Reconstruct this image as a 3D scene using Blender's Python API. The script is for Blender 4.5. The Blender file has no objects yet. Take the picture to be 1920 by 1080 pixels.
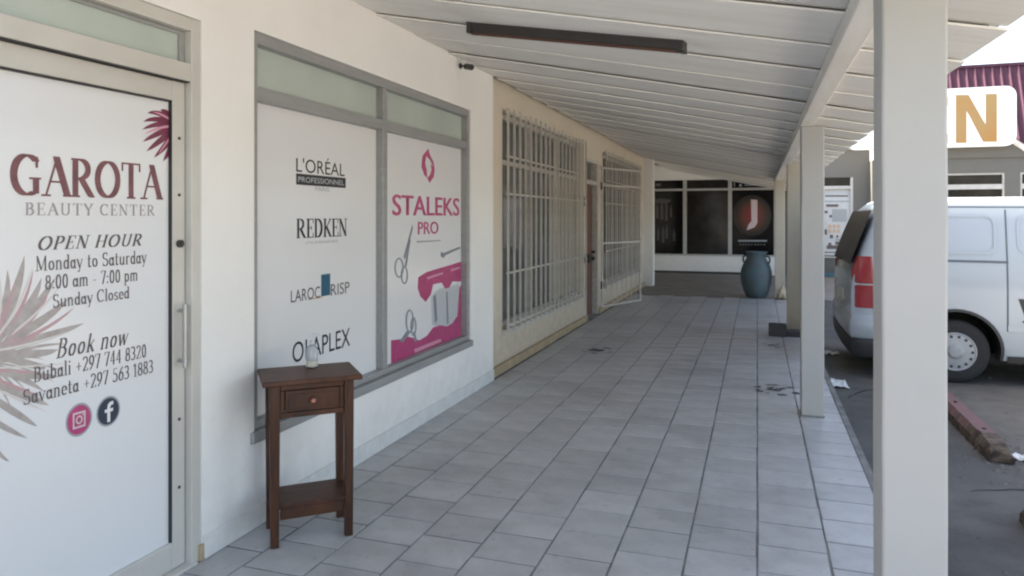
import bpy, bmesh, math, random
from mathutils import Vector, Matrix
R = math.radians
random.seed(7)
S = bpy.context.scene
COL = S.collection

# ------------------------------------------------------------------ camera
H = 1.55; F = 1350.0; VPX, HOR = 1420.0, 408.0
TH = math.atan((VPX - 960) / F); CT, ST = math.cos(TH), math.sin(TH)
cam = bpy.data.cameras.new('camera'); camo = bpy.data.objects.new('camera', cam); COL.objects.link(camo)
cam.sensor_width = 36; cam.lens = F / 1920 * 36; cam.shift_y = -(540 - HOR) / 1920
cam.clip_start = 0.05; cam.clip_end = 2000
camo.location = (0, 0, H); camo.rotation_euler = (R(90), 0, TH)
S.camera = camo
# ------------------------------------------------------------------ sky, sun, exposure
SUN_EL, SUN_ROT = R(55), R(-78)
w = bpy.data.worlds.new('World'); S.world = w; w.use_nodes = True
nt = w.node_tree; sky = nt.nodes.new('ShaderNodeTexSky'); sky.sky_type = 'NISHITA'; sky.sun_disc = False
sky.sun_elevation = SUN_EL; sky.sun_rotation = SUN_ROT; sky.dust_density = 3.5; sky.air_density = 1.0
nt.links.new(sky.outputs[0], nt.nodes['Background'].inputs[0]); nt.nodes['Background'].inputs[1].default_value = 0.11
sd = Vector((math.sin(SUN_ROT) * math.cos(SUN_EL), math.cos(SUN_ROT) * math.cos(SUN_EL), math.sin(SUN_EL)))
sl = bpy.data.lights.new('sun', 'SUN'); sl.energy = 5.0; sl.angle = R(0.5); sl.color = (1, 0.97, 0.92)
so = bpy.data.objects.new('sun', sl); COL.objects.link(so); so.rotation_euler = sd.to_track_quat('Z', 'Y').to_euler()
S.view_settings.view_transform = 'Standard'; S.view_settings.look = 'None'
S.view_settings.gamma = 1; S.view_settings.exposure = 2.62; S.view_settings.use_white_balance = True; S.view_settings.white_balance_temperature = 7450; S.view_settings.white_balance_tint = 10; S.view_settings.use_curve_mapping = False
S.render.engine = 'CYCLES'; S.cycles.filter_width = 2.2
S.cycles.max_bounces = 10; S.cycles.diffuse_bounces = 6

# ------------------------------------------------------------------ pixel helpers (points on real planes)
def ray(px, py):
    a = (px - 960) / F; b = (HOR - py) / F
    return Vector((a * CT - ST, a * ST + CT, b))
def onX(px, py, X):
    d = ray(px, py); t = X / d.x; return (d.y * t, H + d.z * t)        # -> (Y, Z)
def onY(px, py, Y):
    d = ray(px, py); t = Y / d.y; return (d.x * t, H + d.z * t)        # -> (X, Z)
def onZ(px, py, Z=0):
    d = ray(px, py); t = (Z - H) / d.z; return (d.x * t, d.y * t)      # -> (X, Y)

# ------------------------------------------------------------------ materials
def s2l(c):
    return tuple((v / 12.92 if v <= .04045 else ((v + .055) / 1.055) ** 2.4) for v in c)
def rgb(r, g, b): return s2l((r / 255, g / 255, b / 255))
MATS = {}
def mat(name, c, rough=.6, var=.12, scale=6, bump=.0, bscale=60, metal=0, c2=None, stretch=(1, 1, 1), spec=.5, rnd=0, emit=None, emit_s=0, coat=0, thr=(.35, .7)):
    if name in MATS: return MATS[name]
    m = bpy.data.materials.new(name); m.use_nodes = True
    n = m.node_tree.nodes; l = m.node_tree.links; p = n['Principled BSDF']
    p.inputs['Roughness'].default_value = rough; p.inputs['Metallic'].default_value = metal
    p.inputs['Specular IOR Level'].default_value = spec
    if coat: p.inputs['Coat Weight'].default_value = coat; p.inputs['Coat Roughness'].default_value = .08
    tc = n.new('ShaderNodeTexCoord'); mp = n.new('ShaderNodeMapping'); l.new(tc.outputs['Object'], mp.inputs[0])
    mp.inputs['Scale'].default_value = stretch
    nz = n.new('ShaderNodeTexNoise'); nz.inputs['Scale'].default_value = scale; nz.inputs['Detail'].default_value = 6
    nz.inputs['Roughness'].default_value = .62
    l.new(mp.outputs[0], nz.inputs['Vector'])
    rp = n.new('ShaderNodeValToRGB'); rp.color_ramp.elements[0].position = thr[0]; rp.color_ramp.elements[1].position = thr[1]
    d = c2 if c2 else tuple(v * (1 - var) for v in c)
    u = c if c2 else tuple(min(1, v * (1 + var * .5)) for v in c)
    rp.color_ramp.elements[0].color = (*d, 1); rp.color_ramp.elements[1].color = (*u, 1)
    l.new(nz.outputs['Fac'], rp.inputs[0]); col = rp.outputs[0]
    if rnd:
        oi = n.new('ShaderNodeObjectInfo'); mr = n.new('ShaderNodeMapRange'); mr.inputs[3].default_value = 1 - rnd; mr.inputs[4].default_value = 1 + rnd
        l.new(oi.outputs['Random'], mr.inputs[0]); hs = n.new('ShaderNodeHueSaturation'); l.new(mr.outputs[0], hs.inputs['Value'])
        l.new(col, hs.inputs['Color']); col = hs.outputs[0]
    l.new(col, p.inputs['Base Color'])
    if bump:
        nb = n.new('ShaderNodeTexNoise'); nb.inputs['Scale'].default_value = bscale; nb.inputs['Detail'].default_value = 4
        l.new(mp.outputs[0], nb.inputs['Vector']); bp = n.new('ShaderNodeBump'); bp.inputs['Strength'].default_value = bump; bp.inputs['Distance'].default_value = .01
        l.new(nb.outputs['Fac'], bp.inputs['Height']); l.new(bp.outputs[0], p.inputs['Normal'])
    if emit: p.inputs['Emission Color'].default_value = (*emit, 1); p.inputs['Emission Strength'].default_value = emit_s
    MATS[name] = m; return m

def plaster(name, c, dirt, amt=.5, low=.6, bump=.16):
    """painted plaster: cloudy tone, rain streaks and splash dirt close to the floor (world position)"""
    m = mat(name, c, rough=.75, var=.05, scale=1.3, bump=bump, bscale=45, spec=.3)
    n = m.node_tree.nodes; l = m.node_tree.links; p = n['Principled BSDF']
    src = p.inputs['Base Color'].links[0].from_socket
    g = n.new('ShaderNodeNewGeometry'); sx = n.new('ShaderNodeSeparateXYZ'); l.new(g.outputs['Position'], sx.inputs[0])
    n2 = n.new('ShaderNodeTexNoise'); n2.inputs['Scale'].default_value = 9; n2.inputs['Detail'].default_value = 8; l.new(g.outputs['Position'], n2.inputs['Vector'])
    a = n.new('ShaderNodeMapRange'); a.inputs[1].default_value = 0; a.inputs[2].default_value = low; a.inputs[3].default_value = .62; a.inputs[4].default_value = 0
    l.new(sx.outputs['Z'], a.inputs[0])
    ad = n.new('ShaderNodeMath'); ad.operation = 'ADD'; l.new(a.outputs[0], ad.inputs[0]); l.new(n2.outputs['Fac'], ad.inputs[1])
    b = n.new('ShaderNodeMapRange'); b.inputs[1].default_value = .62; b.inputs[2].default_value = 1.15; b.inputs[4].default_value = amt; l.new(ad.outputs[0], b.inputs[0])
    mx = n.new('ShaderNodeMix'); mx.data_type = 'RGBA'; l.new(b.outputs[0], mx.inputs['Factor']); l.new(src, mx.inputs['A']); mx.inputs['B'].default_value = (*dirt, 1)
    l.new(mx.outputs['Result'], p.inputs['Base Color'])
    return m

M = {}
M['white'] = plaster('white_plaster', (.80, .785, .755), (.50, .48, .44), .32, .45)
M['cream'] = plaster('cream_plaster', (.64, .565, .46), (.42, .34, .24), .6, 1.0)
M['plinth'] = mat('ochre_plinth', (.50, .38, .22), .8, scale=7, c2=(.33, .25, .16), bump=.3)
M['skirt'] = mat('skirting_tile', (.74, .73, .70), .45, scale=8, c2=(.62, .61, .59), bump=.1)
M['grey'] = plaster('grey_plaster', (.13, .13, .122), (.09, .09, .082), .5)
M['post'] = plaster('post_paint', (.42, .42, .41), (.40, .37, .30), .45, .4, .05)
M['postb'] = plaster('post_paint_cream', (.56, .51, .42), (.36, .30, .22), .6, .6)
M['plank'] = mat('ceiling_board_paint', (.86, .845, .81), .7, scale=2.2, c2=(.77, .75, .70), stretch=(.5, 5, 1), bump=.15, bscale=20, rnd=.07, thr=(.3, .62))
M['beam'] = mat('beam_paint', (.74, .73, .70), .6, scale=3, c2=(.62, .60, .56), stretch=(3, .4, 3), bump=.1)
M['sheet'] = mat('roof_sheet_metal', (.35, .33, .32), .6, scale=3)
M['tile'] = mat('floor_tile_glaze', (.44, .433, .423), .4, scale=5, c2=(.35, .345, .338), bump=.08, bscale=30, rnd=.09, thr=(.25, .6))
M['asphalt'] = mat('asphalt', (.15, .14, .125), .9, scale=1.1, c2=(.085, .081, .075), bump=.8, bscale=110)
def grime(m, scale, col, lo, hi, amt):
    n = m.node_tree.nodes; l = m.node_tree.links; p = n['Principled BSDF']; src = p.inputs['Base Color'].links[0].from_socket
    g = n.new('ShaderNodeNewGeometry'); nz = n.new('ShaderNodeTexNoise'); nz.inputs['Scale'].default_value = scale; nz.inputs['Detail'].default_value = 9; nz.inputs['Roughness'].default_value = .68
    l.new(g.outputs['Position'], nz.inputs['Vector']); mr = n.new('ShaderNodeMapRange'); mr.inputs[1].default_value = lo; mr.inputs[2].default_value = hi; mr.inputs[4].default_value = amt
    l.new(nz.outputs['Fac'], mr.inputs[0]); mx = n.new('ShaderNodeMix'); mx.data_type = 'RGBA'; l.new(mr.outputs[0], mx.inputs['Factor']); l.new(src, mx.inputs['A']); mx.inputs['B'].default_value = (*col, 1); l.new(mx.outputs['Result'], p.inputs['Base Color'])
grime(M['asphalt'], 2.6, (.05, .049, .048), .5, .72, .7); grime(M['asphalt'], 60, (.24, .225, .20), .60, .70, .5); grime(M['tile'], .9, (.16, .15, .14), .48, .75, .6); grime(M['tile'], 14, (.14, .13, .12), .58, .75, .55); grime(M['plank'], 1.6, (.42, .36, .28), .58, .85, .45)
M['grout'] = mat('dark_grout', (.30, .29, .275), .9, scale=3.2, c2=(.09, .09, .087))
M['apron'] = mat('worn_concrete', (.22, .20, .175), .6, scale=2, c2=(.14, .125, .11), bump=.2)
M['kerb'] = mat('kerb_concrete', (.28, .27, .25), .85, scale=5, c2=(.13, .125, .12), bump=.3)
M['alu'] = mat('door_aluminium', (.60, .58, .53), .45, scale=2, c2=(.53, .51, .465), metal=.2)
M['alu2'] = mat('window_aluminium', (.34, .345, .34), .45, scale=4, c2=(.29, .293, .29), metal=.2, stretch=(6, .6, 6))
M['film'] = mat('white_window_film', (.70, .70, .70), .16, var=.02, scale=1, spec=.5)
M['frost'] = mat('frosted_green_glass', (.44, .50, .455), .12, var=.10, scale=1.5, spec=.6)
M['rubber'] = mat('black_gasket', (.025, .025, .027), .6)
M['dark'] = mat('dark_metal', (.035, .032, .03), .45)
M['steel'] = mat('brushed_steel', (.40, .40, .39), .42, metal=.7)
M['wood'] = mat('mahogany_stained_wood', (.095, .032, .013), .5, scale=4, c2=(.034, .0125, .0065), stretch=(2, 9, 1.2), spec=.3, bump=.1, bscale=40, coat=.08)
M['wood2'] = mat('mahogany_stained_wood_legs', (.092, .031, .0125), .5, scale=4, c2=(.032, .012, .0065), stretch=(11, 11, .9), spec=.3, bump=.1, bscale=40, coat=.08)
M['bar'] = mat('white_grille_paint', (.57, .55, .51), .5, scale=12, c2=(.42, .385, .33))
M['glassg'] = mat('grey_window_glass', (.125, .13, .13), .08, var=.25, scale=2, spec=.7)
M['curtain'] = mat('beige_blind', (.42, .38, .31), .7, scale=2, c2=(.30, .27, .22), stretch=(1, 14, .3))
M['brown'] = mat('brown_door_paint', (.13, .06, .042), .5, scale=5)
M['blk'] = mat('black_window_film', (.005, .005, .006), .12, var=.2, spec=.16)
M['blkg'] = mat('dark_window_glass', (.030, .026, .022), .10, scale=2.5, c2=(.010, .009, .008), spec=.35)
M['frameW'] = mat('pale_window_frame', (.46, .46, .44), .5, scale=6)
M['teal'] = mat('teal_glazed_clay', (.085, .165, .19), .7, scale=4, c2=(.10, .115, .12), bump=.15, bscale=14)
M['tealp'] = mat('teal_paint', (.05, .15, .18), .6)
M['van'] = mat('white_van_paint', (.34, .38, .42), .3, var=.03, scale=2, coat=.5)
M['tyre'] = mat('tyre_rubber', (.022, .022, .023), .85, bump=.2)
M['trim'] = mat('black_plastic_trim', (.03, .03, .032), .55)
M['glass'] = mat('van_glass', (.010, .011, .013), .25, spec=.15)
M['red'] = mat('red_lamp_lens', (.30, .012, .02), .15, coat=.6)
M['seam'] = mat('panel_gap', (.10, .12, .14), .7)
M['wellm'] = mat('wheel_well', (.012, .012, .012), .9)
M['alloy'] = mat('silver_wheel', (.33, .34, .35), .4, metal=.15)
M['maroon'] = mat('maroon_roof_sheet', (.072, .022, .046), .8, scale=3, c2=(.052, .016, .034), stretch=(3, 3, .5))
M['signw'] = mat('backlit_sign_face', (.80, .84, .84), .4, var=.01, emit=(.92, 1, 1), emit_s=.03)
M['gold'] = mat('gold_sign_letter', (.36, .185, .055), .6, scale=1.2, c2=(.33, .23, .10))
M['stopc'] = mat('wheel_stop_concrete', (.17, .125, .09), .9, scale=14, c2=(.045, .032, .025), bump=.9, bscale=35)
M['stopr'] = mat('faded_red_paint', (.20, .088, .095), .85, scale=10, c2=(.15, .10, .092), bump=.5, bscale=40)
M['paper'] = mat('white_paper', (.72, .72, .70), .8)
M['beige'] = mat('beige_plastic', (.60, .52, .38), .6, scale=10, c2=(.40, .32, .20))
M['smudge'] = mat('black_sticker_remains', (.16, .155, .15), .8, scale=26, c2=(.025, .025, .025))
# prints
def ink(name, c, v=.04): return mat(name, c, .3, var=v, scale=20)
I = dict(maroon=ink('maroon_ink', (.19, .065, .075), .3), grey=ink('grey_ink', (.33, .29, .29)), dgrey=ink('dark_grey_ink', (.10, .085, .085)),
         mauve=ink('mauve_ink', (.30, .155, .165)), taupe=ink('taupe_ink', (.40, .36, .34), .2), rose=ink('rose_ink', (.47, .29, .31)), wine=ink('wine_ink', (.20, .035, .075), .25), pale=ink('pale_ink', (.60, .56, .54)),
         black=ink('black_ink', (.03, .03, .033)), pink=ink('pink_ink', (.52, .085, .215), .12), lpink=ink('light_pink_ink', (.62, .28, .38)), magenta=ink('magenta_ink', (.45, .055, .17), .15),
         white=ink('white_ink', (.72, .72, .72)), blue=ink('blue_ink', (.02, .105, .17)), navy=ink('navy_ink', (.022, .035, .06)), steel=ink('steel_ink', (.22, .24, .27)), lgrey=ink('light_grey_ink', (.47, .49, .51)),
         mgrey=ink('mid_grey_ink', (.30, .32, .34)), tan=ink('tan_ink', (.50, .36, .25)), glowr=ink('red_glow_ink', (.20, .018, .028)), glowo=ink('orange_glow_ink', (.085, .032, .014)), smoke=ink('smoke_ink', (.075, .07, .068)), smoke2=ink('dim_smoke_ink', (.032, .031, .031)), rosew=ink('pale_rose_ink', (.62, .50, .52)))

# ------------------------------------------------------------------ object helpers
BASE = {}
def link(o, parent=None):
    COL.objects.link(o)
    if parent: o.parent = parent
    return o
def props(o, label=None, cat=None, group=None, kind=None):
    if label: o['label'] = label
    if cat: o['category'] = cat
    if group: o['group'] = group
    if kind: o['kind'] = kind
    return o
def thing(name, loc, label, cat, group=None):
    o = bpy.data.objects.new(name, None); o.empty_display_size = .2; link(o); o.location = loc
    BASE[o.name] = Vector(loc); return props(o, label, cat, group)
def mk(name, bm, m, parent=None, smooth=False, bevel=0, **kw):
    """mesh from world-coordinate bmesh, hung under parent without moving"""
    base = BASE[parent.name] if parent else Vector((0, 0, 0))
    if base.length: bmesh.ops.translate(bm, verts=bm.verts, vec=-base)
    bmesh.ops.recalc_face_normals(bm, faces=bm.faces)
    me = bpy.data.meshes.new(name); bm.to_mesh(me); bm.free()
    for mm in (m if isinstance(m, (list, tuple)) else [m]): me.materials.append(mm)
    if smooth:
        for p in me.polygons: p.use_smooth = True
    o = bpy.data.objects.new(name, me); link(o, parent); BASE[o.name] = base.copy()
    if bevel:
        b = o.modifiers.new('bevel', 'BEVEL'); b.width = bevel; b.segments = 2; b.limit_method = 'ANGLE'; b.angle_limit = R(40)
    return props(o, **kw)
def inst(name, me, loc, parent=None, rot=None, scale=None):
    o = bpy.data.objects.new(name, me); link(o, parent)
    o.location = Vector(loc) - (BASE[parent.name] if parent else Vector((0, 0, 0)))
    if rot: o.rotation_euler = rot
    if scale: o.scale = scale
    return o
def nb(): return bmesh.new()
def box(bm, x0, x1, y0, y1, z0, z1, mi=0):
    v = [bm.verts.new(p) for p in ((x0, y0, z0), (x1, y0, z0), (x1, y1, z0), (x0, y1, z0), (x0, y0, z1), (x1, y0, z1), (x1, y1, z1), (x0, y1, z1))]
    for f in ((0, 3, 2, 1), (4, 5, 6, 7), (0, 1, 5, 4), (1, 2, 6, 5), (2, 3, 7, 6), (3, 0, 4, 7)):
        bm.faces.new([v[i] for i in f]).material_index = mi
    return v
def bx(*a):
    bm = nb(); box(bm, *a); return bm
def cyl(bm, p0, p1, r0, r1=None, n=16, caps=True):
    r1 = r0 if r1 is None else r1
    p0 = Vector(p0); p1 = Vector(p1); ax = (p1 - p0).normalized()
    u = ax.orthogonal().normalized(); v = ax.cross(u)
    a = []; b = []
    for i in range(n):
        t = 2 * math.pi * i / n; d = u * math.cos(t) + v * math.sin(t)
        a.append(bm.verts.new(p0 + d * r0)); b.append(bm.verts.new(p1 + d * r1))
    for i in range(n):
        j = (i + 1) % n; bm.faces.new((a[i], a[j], b[j], b[i]))
    if caps: bm.faces.new(a[::-1]); bm.faces.new(b)
def lathe(bm, prof, c, n=32, axis='z'):
    rings = []
    for r, z in prof:
        rg = []
        for i in range(n):
            t = 2 * math.pi * i / n
            if axis == 'z': p = (c[0] + r * math.cos(t), c[1] + r * math.sin(t), c[2] + z)
            else: p = (c[0] + r * math.cos(t), c[1] + z, c[2] + r * math.sin(t))
            rg.append(bm.verts.new(p))
        rings.append(rg)
    for a, b in zip(rings, rings[1:]):
        for i in range(n):
            j = (i + 1) % n; bm.faces.new((a[i], a[j], b[j], b[i]))
    bm.faces.new(rings[0][::-1]); bm.faces.new(rings[-1])
def prism(bm, pts, d):
    """pts: list of Vector (planar), d: extrusion vector"""
    a = [bm.verts.new(p) for p in pts]; b = [bm.verts.new(Vector(p) + Vector(d)) for p in pts]
    bm.faces.new(a); bm.faces.new(b[::-1])
    for i in range(len(a)):
        j = (i + 1) % len(a); bm.faces.new((a[i], b[i], b[j], a[j]))

# flat print: polygons on a plane. pl(u, v, k) -> world point; k raises layers by fractions of a millimetre
class Plane:
    def __init__(s, axis, c): s.axis = axis; s.c = c
    def uv(s, px, py): return onX(px, py, s.c) if s.axis == 'x' else onY(px, py, s.c)
    def w(s, u, v, k=0):
        return Vector((s.c + k, u, v)) if s.axis == 'x' else Vector((u, s.c - k, v))
def flat(bm, pl, pts, k):
    try: bm.faces.new([bm.verts.new(pl.w(u, v, k)) for u, v in pts])
    except Exception: pass
def pxpoly(bm, pl, pts, k): flat(bm, pl, [pl.uv(*p) for p in pts], k)
def disc(bm, pl, cu, cv, ru, rv, k, n=24, r_in=0):
    if not r_in: flat(bm, pl, [(cu + ru * math.cos(2 * math.pi * i / n), cv + rv * math.sin(2 * math.pi * i / n)) for i in range(n)], k)
    else:
        for i in range(n):
            a, b = 2 * math.pi * i / n, 2 * math.pi * (i + 1) / n
            flat(bm, pl, [(cu + ru * math.cos(a), cv + rv * math.sin(a)), (cu + ru * math.cos(b), cv + rv * math.sin(b)),
                          (cu + ru * r_in * math.cos(b), cv + rv * r_in * math.sin(b)), (cu + ru * r_in * math.cos(a), cv + rv * r_in * math.sin(a))], k)
def printed(name, bm, m, parent):
    """print is drawn as a flat sheet: keep the face order, no normals recalculation needed"""
    return mk(name, bm, m, parent)
def sans(name, txt, pl, u0, u1, v0, v1, m, parent, k=.0012, bold=0, shear=0, space=1, heavy=0):
    cu = bpy.data.curves.new('t', 'FONT'); cu.body = txt; cu.offset = bold; cu.shear = shear; cu.space_character = space; cu.resolution_u = 4
    o = bpy.data.objects.new('t', cu); COL.objects.link(o)
    bpy.context.view_layer.update()
    me = bpy.data.meshes.new_from_object(o.evaluated_get(bpy.context.evaluated_depsgraph_get()))
    bpy.data.objects.remove(o)
    bm = nb(); bm.from_mesh(me); bpy.data.meshes.remove(me)
    xs = [v.co.x for v in bm.verts]; ys = [v.co.y for v in bm.verts]
    a, b, c, d = min(xs), max(xs), min(ys), max(ys)
    for v in bm.verts:
        v.co = pl.w(u0 + (v.co.x - a) / (b - a) * (u1 - u0), v0 + (v.co.y - c) / (d - c) * (v1 - v0), k)
    if heavy:      # broader strokes: the same outline laid again a little to the side
        g2 = bmesh.ops.duplicate(bm, geom=bm.verts[:] + bm.edges[:] + bm.faces[:])['geom']; off = pl.w(heavy, 0, .0004) - pl.w(0, 0, 0)
        for v in g2:
            if isinstance(v, bmesh.types.BMVert): v.co += off
    return mk(name, bm, m, parent)

# ---- broad-nib serif alphabet (cap height 1, x-height .64)
def arc(cx, cy, rx, ry, a0, a1, n=14):
    return [(cx + rx * math.cos(R(a0 + (a1 - a0) * i / n)), cy + ry * math.sin(R(a0 + (a1 - a0) * i / n))) for i in range(n + 1)]
def sf(x, y, h=.11): return ([(x - h, y), (x + h, y)], .25)
X = .62
G = {
 'A': (.80, [([(.10, 0), (.42, 1)], .3), ([(.40, 1), (.72, 0)], 1.15), ([(.22, .36), (.52, .36)], .3), sf(.10, 0), sf(.72, 0)]),
 'B': (.66, [([(.16, 0), (.16, 1)], 1), (arc(.30, .76, .20, .24, 90, -90), 1), (arc(.30, .27, .26, .27, 90, -90), 1), ([(.05, 1), (.32, 1)], .3), ([(.05, 0), (.32, 0)], .3), ([(.16, .53), (.3, .53)], .3)]),
 'C': (.74, [(arc(.40, .5, .32, .5, 50, 310, 22), 1), ([(.62, .98), (.62, .72)], .4)]),
 'D': (.76, [([(.16, 0), (.16, 1)], 1), (arc(.30, .5, .34, .5, 90, -90, 16), 1.1), ([(.05, 1), (.32, 1)], .3), ([(.05, 0), (.32, 0)], .3)]),
 'K': (.76, [([(.16, 0), (.16, 1)], 1), ([(.18, .40), (.62, 1)], .35), ([(.30, .56), (.64, 0)], 1.1), sf(.16, 0), sf(.16, 1), sf(.62, 1, .09), sf(.66, 0, .08)]),
 'E': (.62, [([(.16, 0), (.16, 1)], 1), ([(.05, 1), (.54, 1), (.54, .8)], .35), ([(.05, 0), (.56, 0), (.56, .22)], .35), ([(.16, .52), (.42, .52)], .35), ([(.42, .62), (.42, .42)], .3)]),
 'G': (.84, [(arc(.42, .5, .35, .5, 48, 300, 22), 1.1), ([(.68, .95), (.68, .72)], .4), ([(.66, .06), (.66, .42)], 1), ([(.50, .42), (.78, .42)], .3)]),
 'H': (.82, [([(.16, 0), (.16, 1)], 1), ([(.66, 0), (.66, 1)], 1), ([(.16, .5), (.66, .5)], .3), sf(.16, 0), sf(.16, 1), sf(.66, 0), sf(.66, 1)]),
 'M': (.95, [([(.14, 0), (.14, 1)], .45), ([(.14, 1), (.45, .05)], 1), ([(.45, .05), (.78, 1)], .35), ([(.78, 1), (.78, 0)], 1), sf(.14, 0), sf(.78, 0)]),
 'N': (.82, [([(.14, 0), (.14, 1)], .4), ([(.14, 1), (.66, 0)], 1), ([(.66, 0), (.66, 1)], .4), sf(.14, 0), sf(.66, 1), sf(.10, 1, .08)]),
 'O': (.86, [(arc(.42, .5, .34, .5, 0, 360, 28), 1.05)]),
 'P': (.64, [([(.16, 0), (.16, 1)], 1), (arc(.30, .73, .24, .27, 90, -90), 1), ([(.05, 1), (.32, 1)], .3), ([(.16, .46), (.32, .46)], .3), sf(.16, 0, .13)]),
 'R': (.78, [([(.16, 0), (.16, 1)], 1.05), (arc(.30, .74, .25, .26, 90, -90), 1), ([(.05, 1), (.32, 1)], .3), ([(.16, .48), (.32, .48)], .3), ([(.34, .48), (.64, .02)], 1.05), sf(.16, 0, .12), sf(.68, 0, .06)]),
 'S': (.60, [(arc(.30, .76, .20, .24, 40, 270), .9), (arc(.30, .26, .22, .26, 90, -140), .9), ([(.46, .98), (.46, .78)], .35), ([(.09, .02), (.09, .24)], .35)]),
 'T': (.74, [([(.37, 0), (.37, 1)], 1.05), ([(.06, .80), (.06, 1), (.68, 1), (.68, .80)], .35), sf(.37, 0, .13)]),
 'U': (.80, [([(.16, 1), (.16, .3)] + arc(.40, .3, .24, .30, 180, 360) + [(.64, 1)], .8), sf(.16, 1), sf(.64, 1)]),
 'Y': (.74, [([(.08, 1), (.37, .45)], 1), ([(.66, 1), (.37, .45)], .35), ([(.37, .45), (.37, 0)], 1), sf(.08, 1), sf(.66, 1), sf(.37, 0)]),
 'a': (.52, [(arc(.22, .30, .15, .30, 20, 340, 16), 1), ([(.40, X), (.40, .05), (.48, 0)], 1)]),
 'b': (.56, [([(.12, 1), (.12, 0)], 1), (arc(.28, .31, .17, .31, 0, 360, 16), 1), sf(.09, 1, .07)]),
 'c': (.46, [(arc(.26, .31, .18, .31, 45, 315, 14), 1)]),
 'd': (.56, [([(.44, 1), (.44, 0)], 1), (arc(.26, .31, .17, .31, 0, 360, 16), 1), sf(.40, 1, .07), sf(.48, 0, .06)]),
 'e': (.50, [(arc(.26, .31, .18, .31, 0, 315, 16), 1), ([(.08, .33), (.44, .33)], .3)]),
 'i': (.28, [([(.14, 0), (.14, X)], 1), ([(.14, .85), (.14, .92)], 1.1), sf(.14, 0, .1), sf(.11, X, .06)]),
 'k': (.56, [([(.13, 0), (.13, 1)], 1), ([(.15, .28), (.44, X)], .35), ([(.24, .38), (.48, 0)], 1), sf(.13, 0, .1), sf(.48, 0, .07)]),
 'l': (.28, [([(.14, 0), (.14, 1)], 1), sf(.14, 0, .1), sf(.10, 1, .06)]),
 'm': (.86, [([(.12, 0), (.12, X)], 1), (arc(.27, .44, .15, .20, 180, 0, 8) + [(.42, 0)], 1), (arc(.57, .44, .15, .20, 180, 0, 8) + [(.72, 0)], 1), sf(.12, 0, .08), sf(.42, 0, .08), sf(.72, 0, .08)]),
 'n': (.58, [([(.12, 0), (.12, X)], 1), (arc(.28, .42, .16, .22, 180, 0, 8) + [(.44, 0)], 1), sf(.12, 0, .09), sf(.44, 0, .09), sf(.09, X, .06)]),
 'o': (.54, [(arc(.26, .31, .18, .31, 0, 360, 18), 1)]),
 'p': (.56, [([(.12, X), (.12, -.3)], 1), (arc(.28, .31, .17, .31, 0, 360, 16), 1), sf(.12, -.3, .09)]),
 'r': (.44, [([(.13, 0), (.13, X)], 1), (arc(.29, .44, .15, .20, 180, 50, 8), .7), sf(.13, 0, .1)]),
 's': (.44, [(arc(.21, .47, .13, .15, 30, 270), .9), (arc(.21, .16, .14, .16, 90, -150), .9)]),
 't': (.38, [([(.16, .88), (.16, .1), (.22, 0), (.32, .05)], 1), ([(.04, X), (.32, X)], .35)]),
 'u': (.58, [([(.12, X), (.12, .18)] + arc(.27, .18, .15, .18, 180, 350, 8), 1), ([(.44, X), (.44, 0)], 1), sf(.48, 0, .05)]),
 'v': (.52, [([(.06, X), (.26, 0)], 1), ([(.26, 0), (.46, X)], .4), sf(.06, X, .07), sf(.46, X, .06)]),
 'w': (.74, [([(.06, X), (.22, 0)], 1), ([(.22, 0), (.36, X)], .4), ([(.36, X), (.52, 0)], 1), ([(.52, 0), (.68, X)], .4), sf(.06, X, .06)]),
 'y': (.52, [([(.06, X), (.26, .02)], 1), ([(.46, X), (.20, -.28), (.08, -.26)], .45), sf(.06, X, .07), sf(.46, X, .06)]),
 '0': (.54, [(arc(.27, .5, .18, .5, 0, 360, 20), 1)]), '1': (.40, [([(.20, 0), (.20, 1), (.08, .86)], 1), sf(.20, 0, .13)]),
 '2': (.52, [(arc(.25, .74, .18, .26, 160, -30) + [(.08, 0)], .8), ([(.08, .02), (.46, .02), (.46, .16)], .5)]),
 '3': (.52, [(arc(.22, .76, .18, .24, 140, -90), .9), (arc(.22, .26, .21, .26, 90, -140), .9)]),
 '4': (.54, [([(.36, 0), (.36, 1)], 1), ([(.36, 1), (.05, .28), (.50, .28)], .35)]),
 '5': (.52, [([(.44, 1), (.14, 1), (.12, .58)], .45), (arc(.23, .32, .21, .32, 110, -140), .9)]),
 '6': (.52, [(arc(.26, .32, .18, .32, 0, 360, 16), 1), ([(.40, 1), (.18, .72), (.09, .36)], .7)]),
 '7': (.50, [([(.06, .84), (.06, 1), (.46, 1)], .5), ([(.46, 1), (.20, 0)], .9)]),
 '8': (.52, [(arc(.26, .75, .16, .24, 0, 360, 16), .9), (arc(.26, .26, .19, .26, 0, 360, 16), .9)]),
 '9': (.52, [(arc(.26, .68, .18, .32, 0, 360, 16), 1), ([(.43, .62), (.34, .28), (.12, 0)], .7)]),
 '+': (.56, [([(.28, .15), (.28, .65)], .6), ([(.08, .40), (.48, .40)], .45)]), '-': (.40, [([(.08, .36), (.32, .36)], .5)]),
 ':': (.24, [([(.12, .05), (.12, .12)], 1.1), ([(.12, .5), (.12, .57)], 1.1)]), ' ': (.30, []),
}
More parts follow.
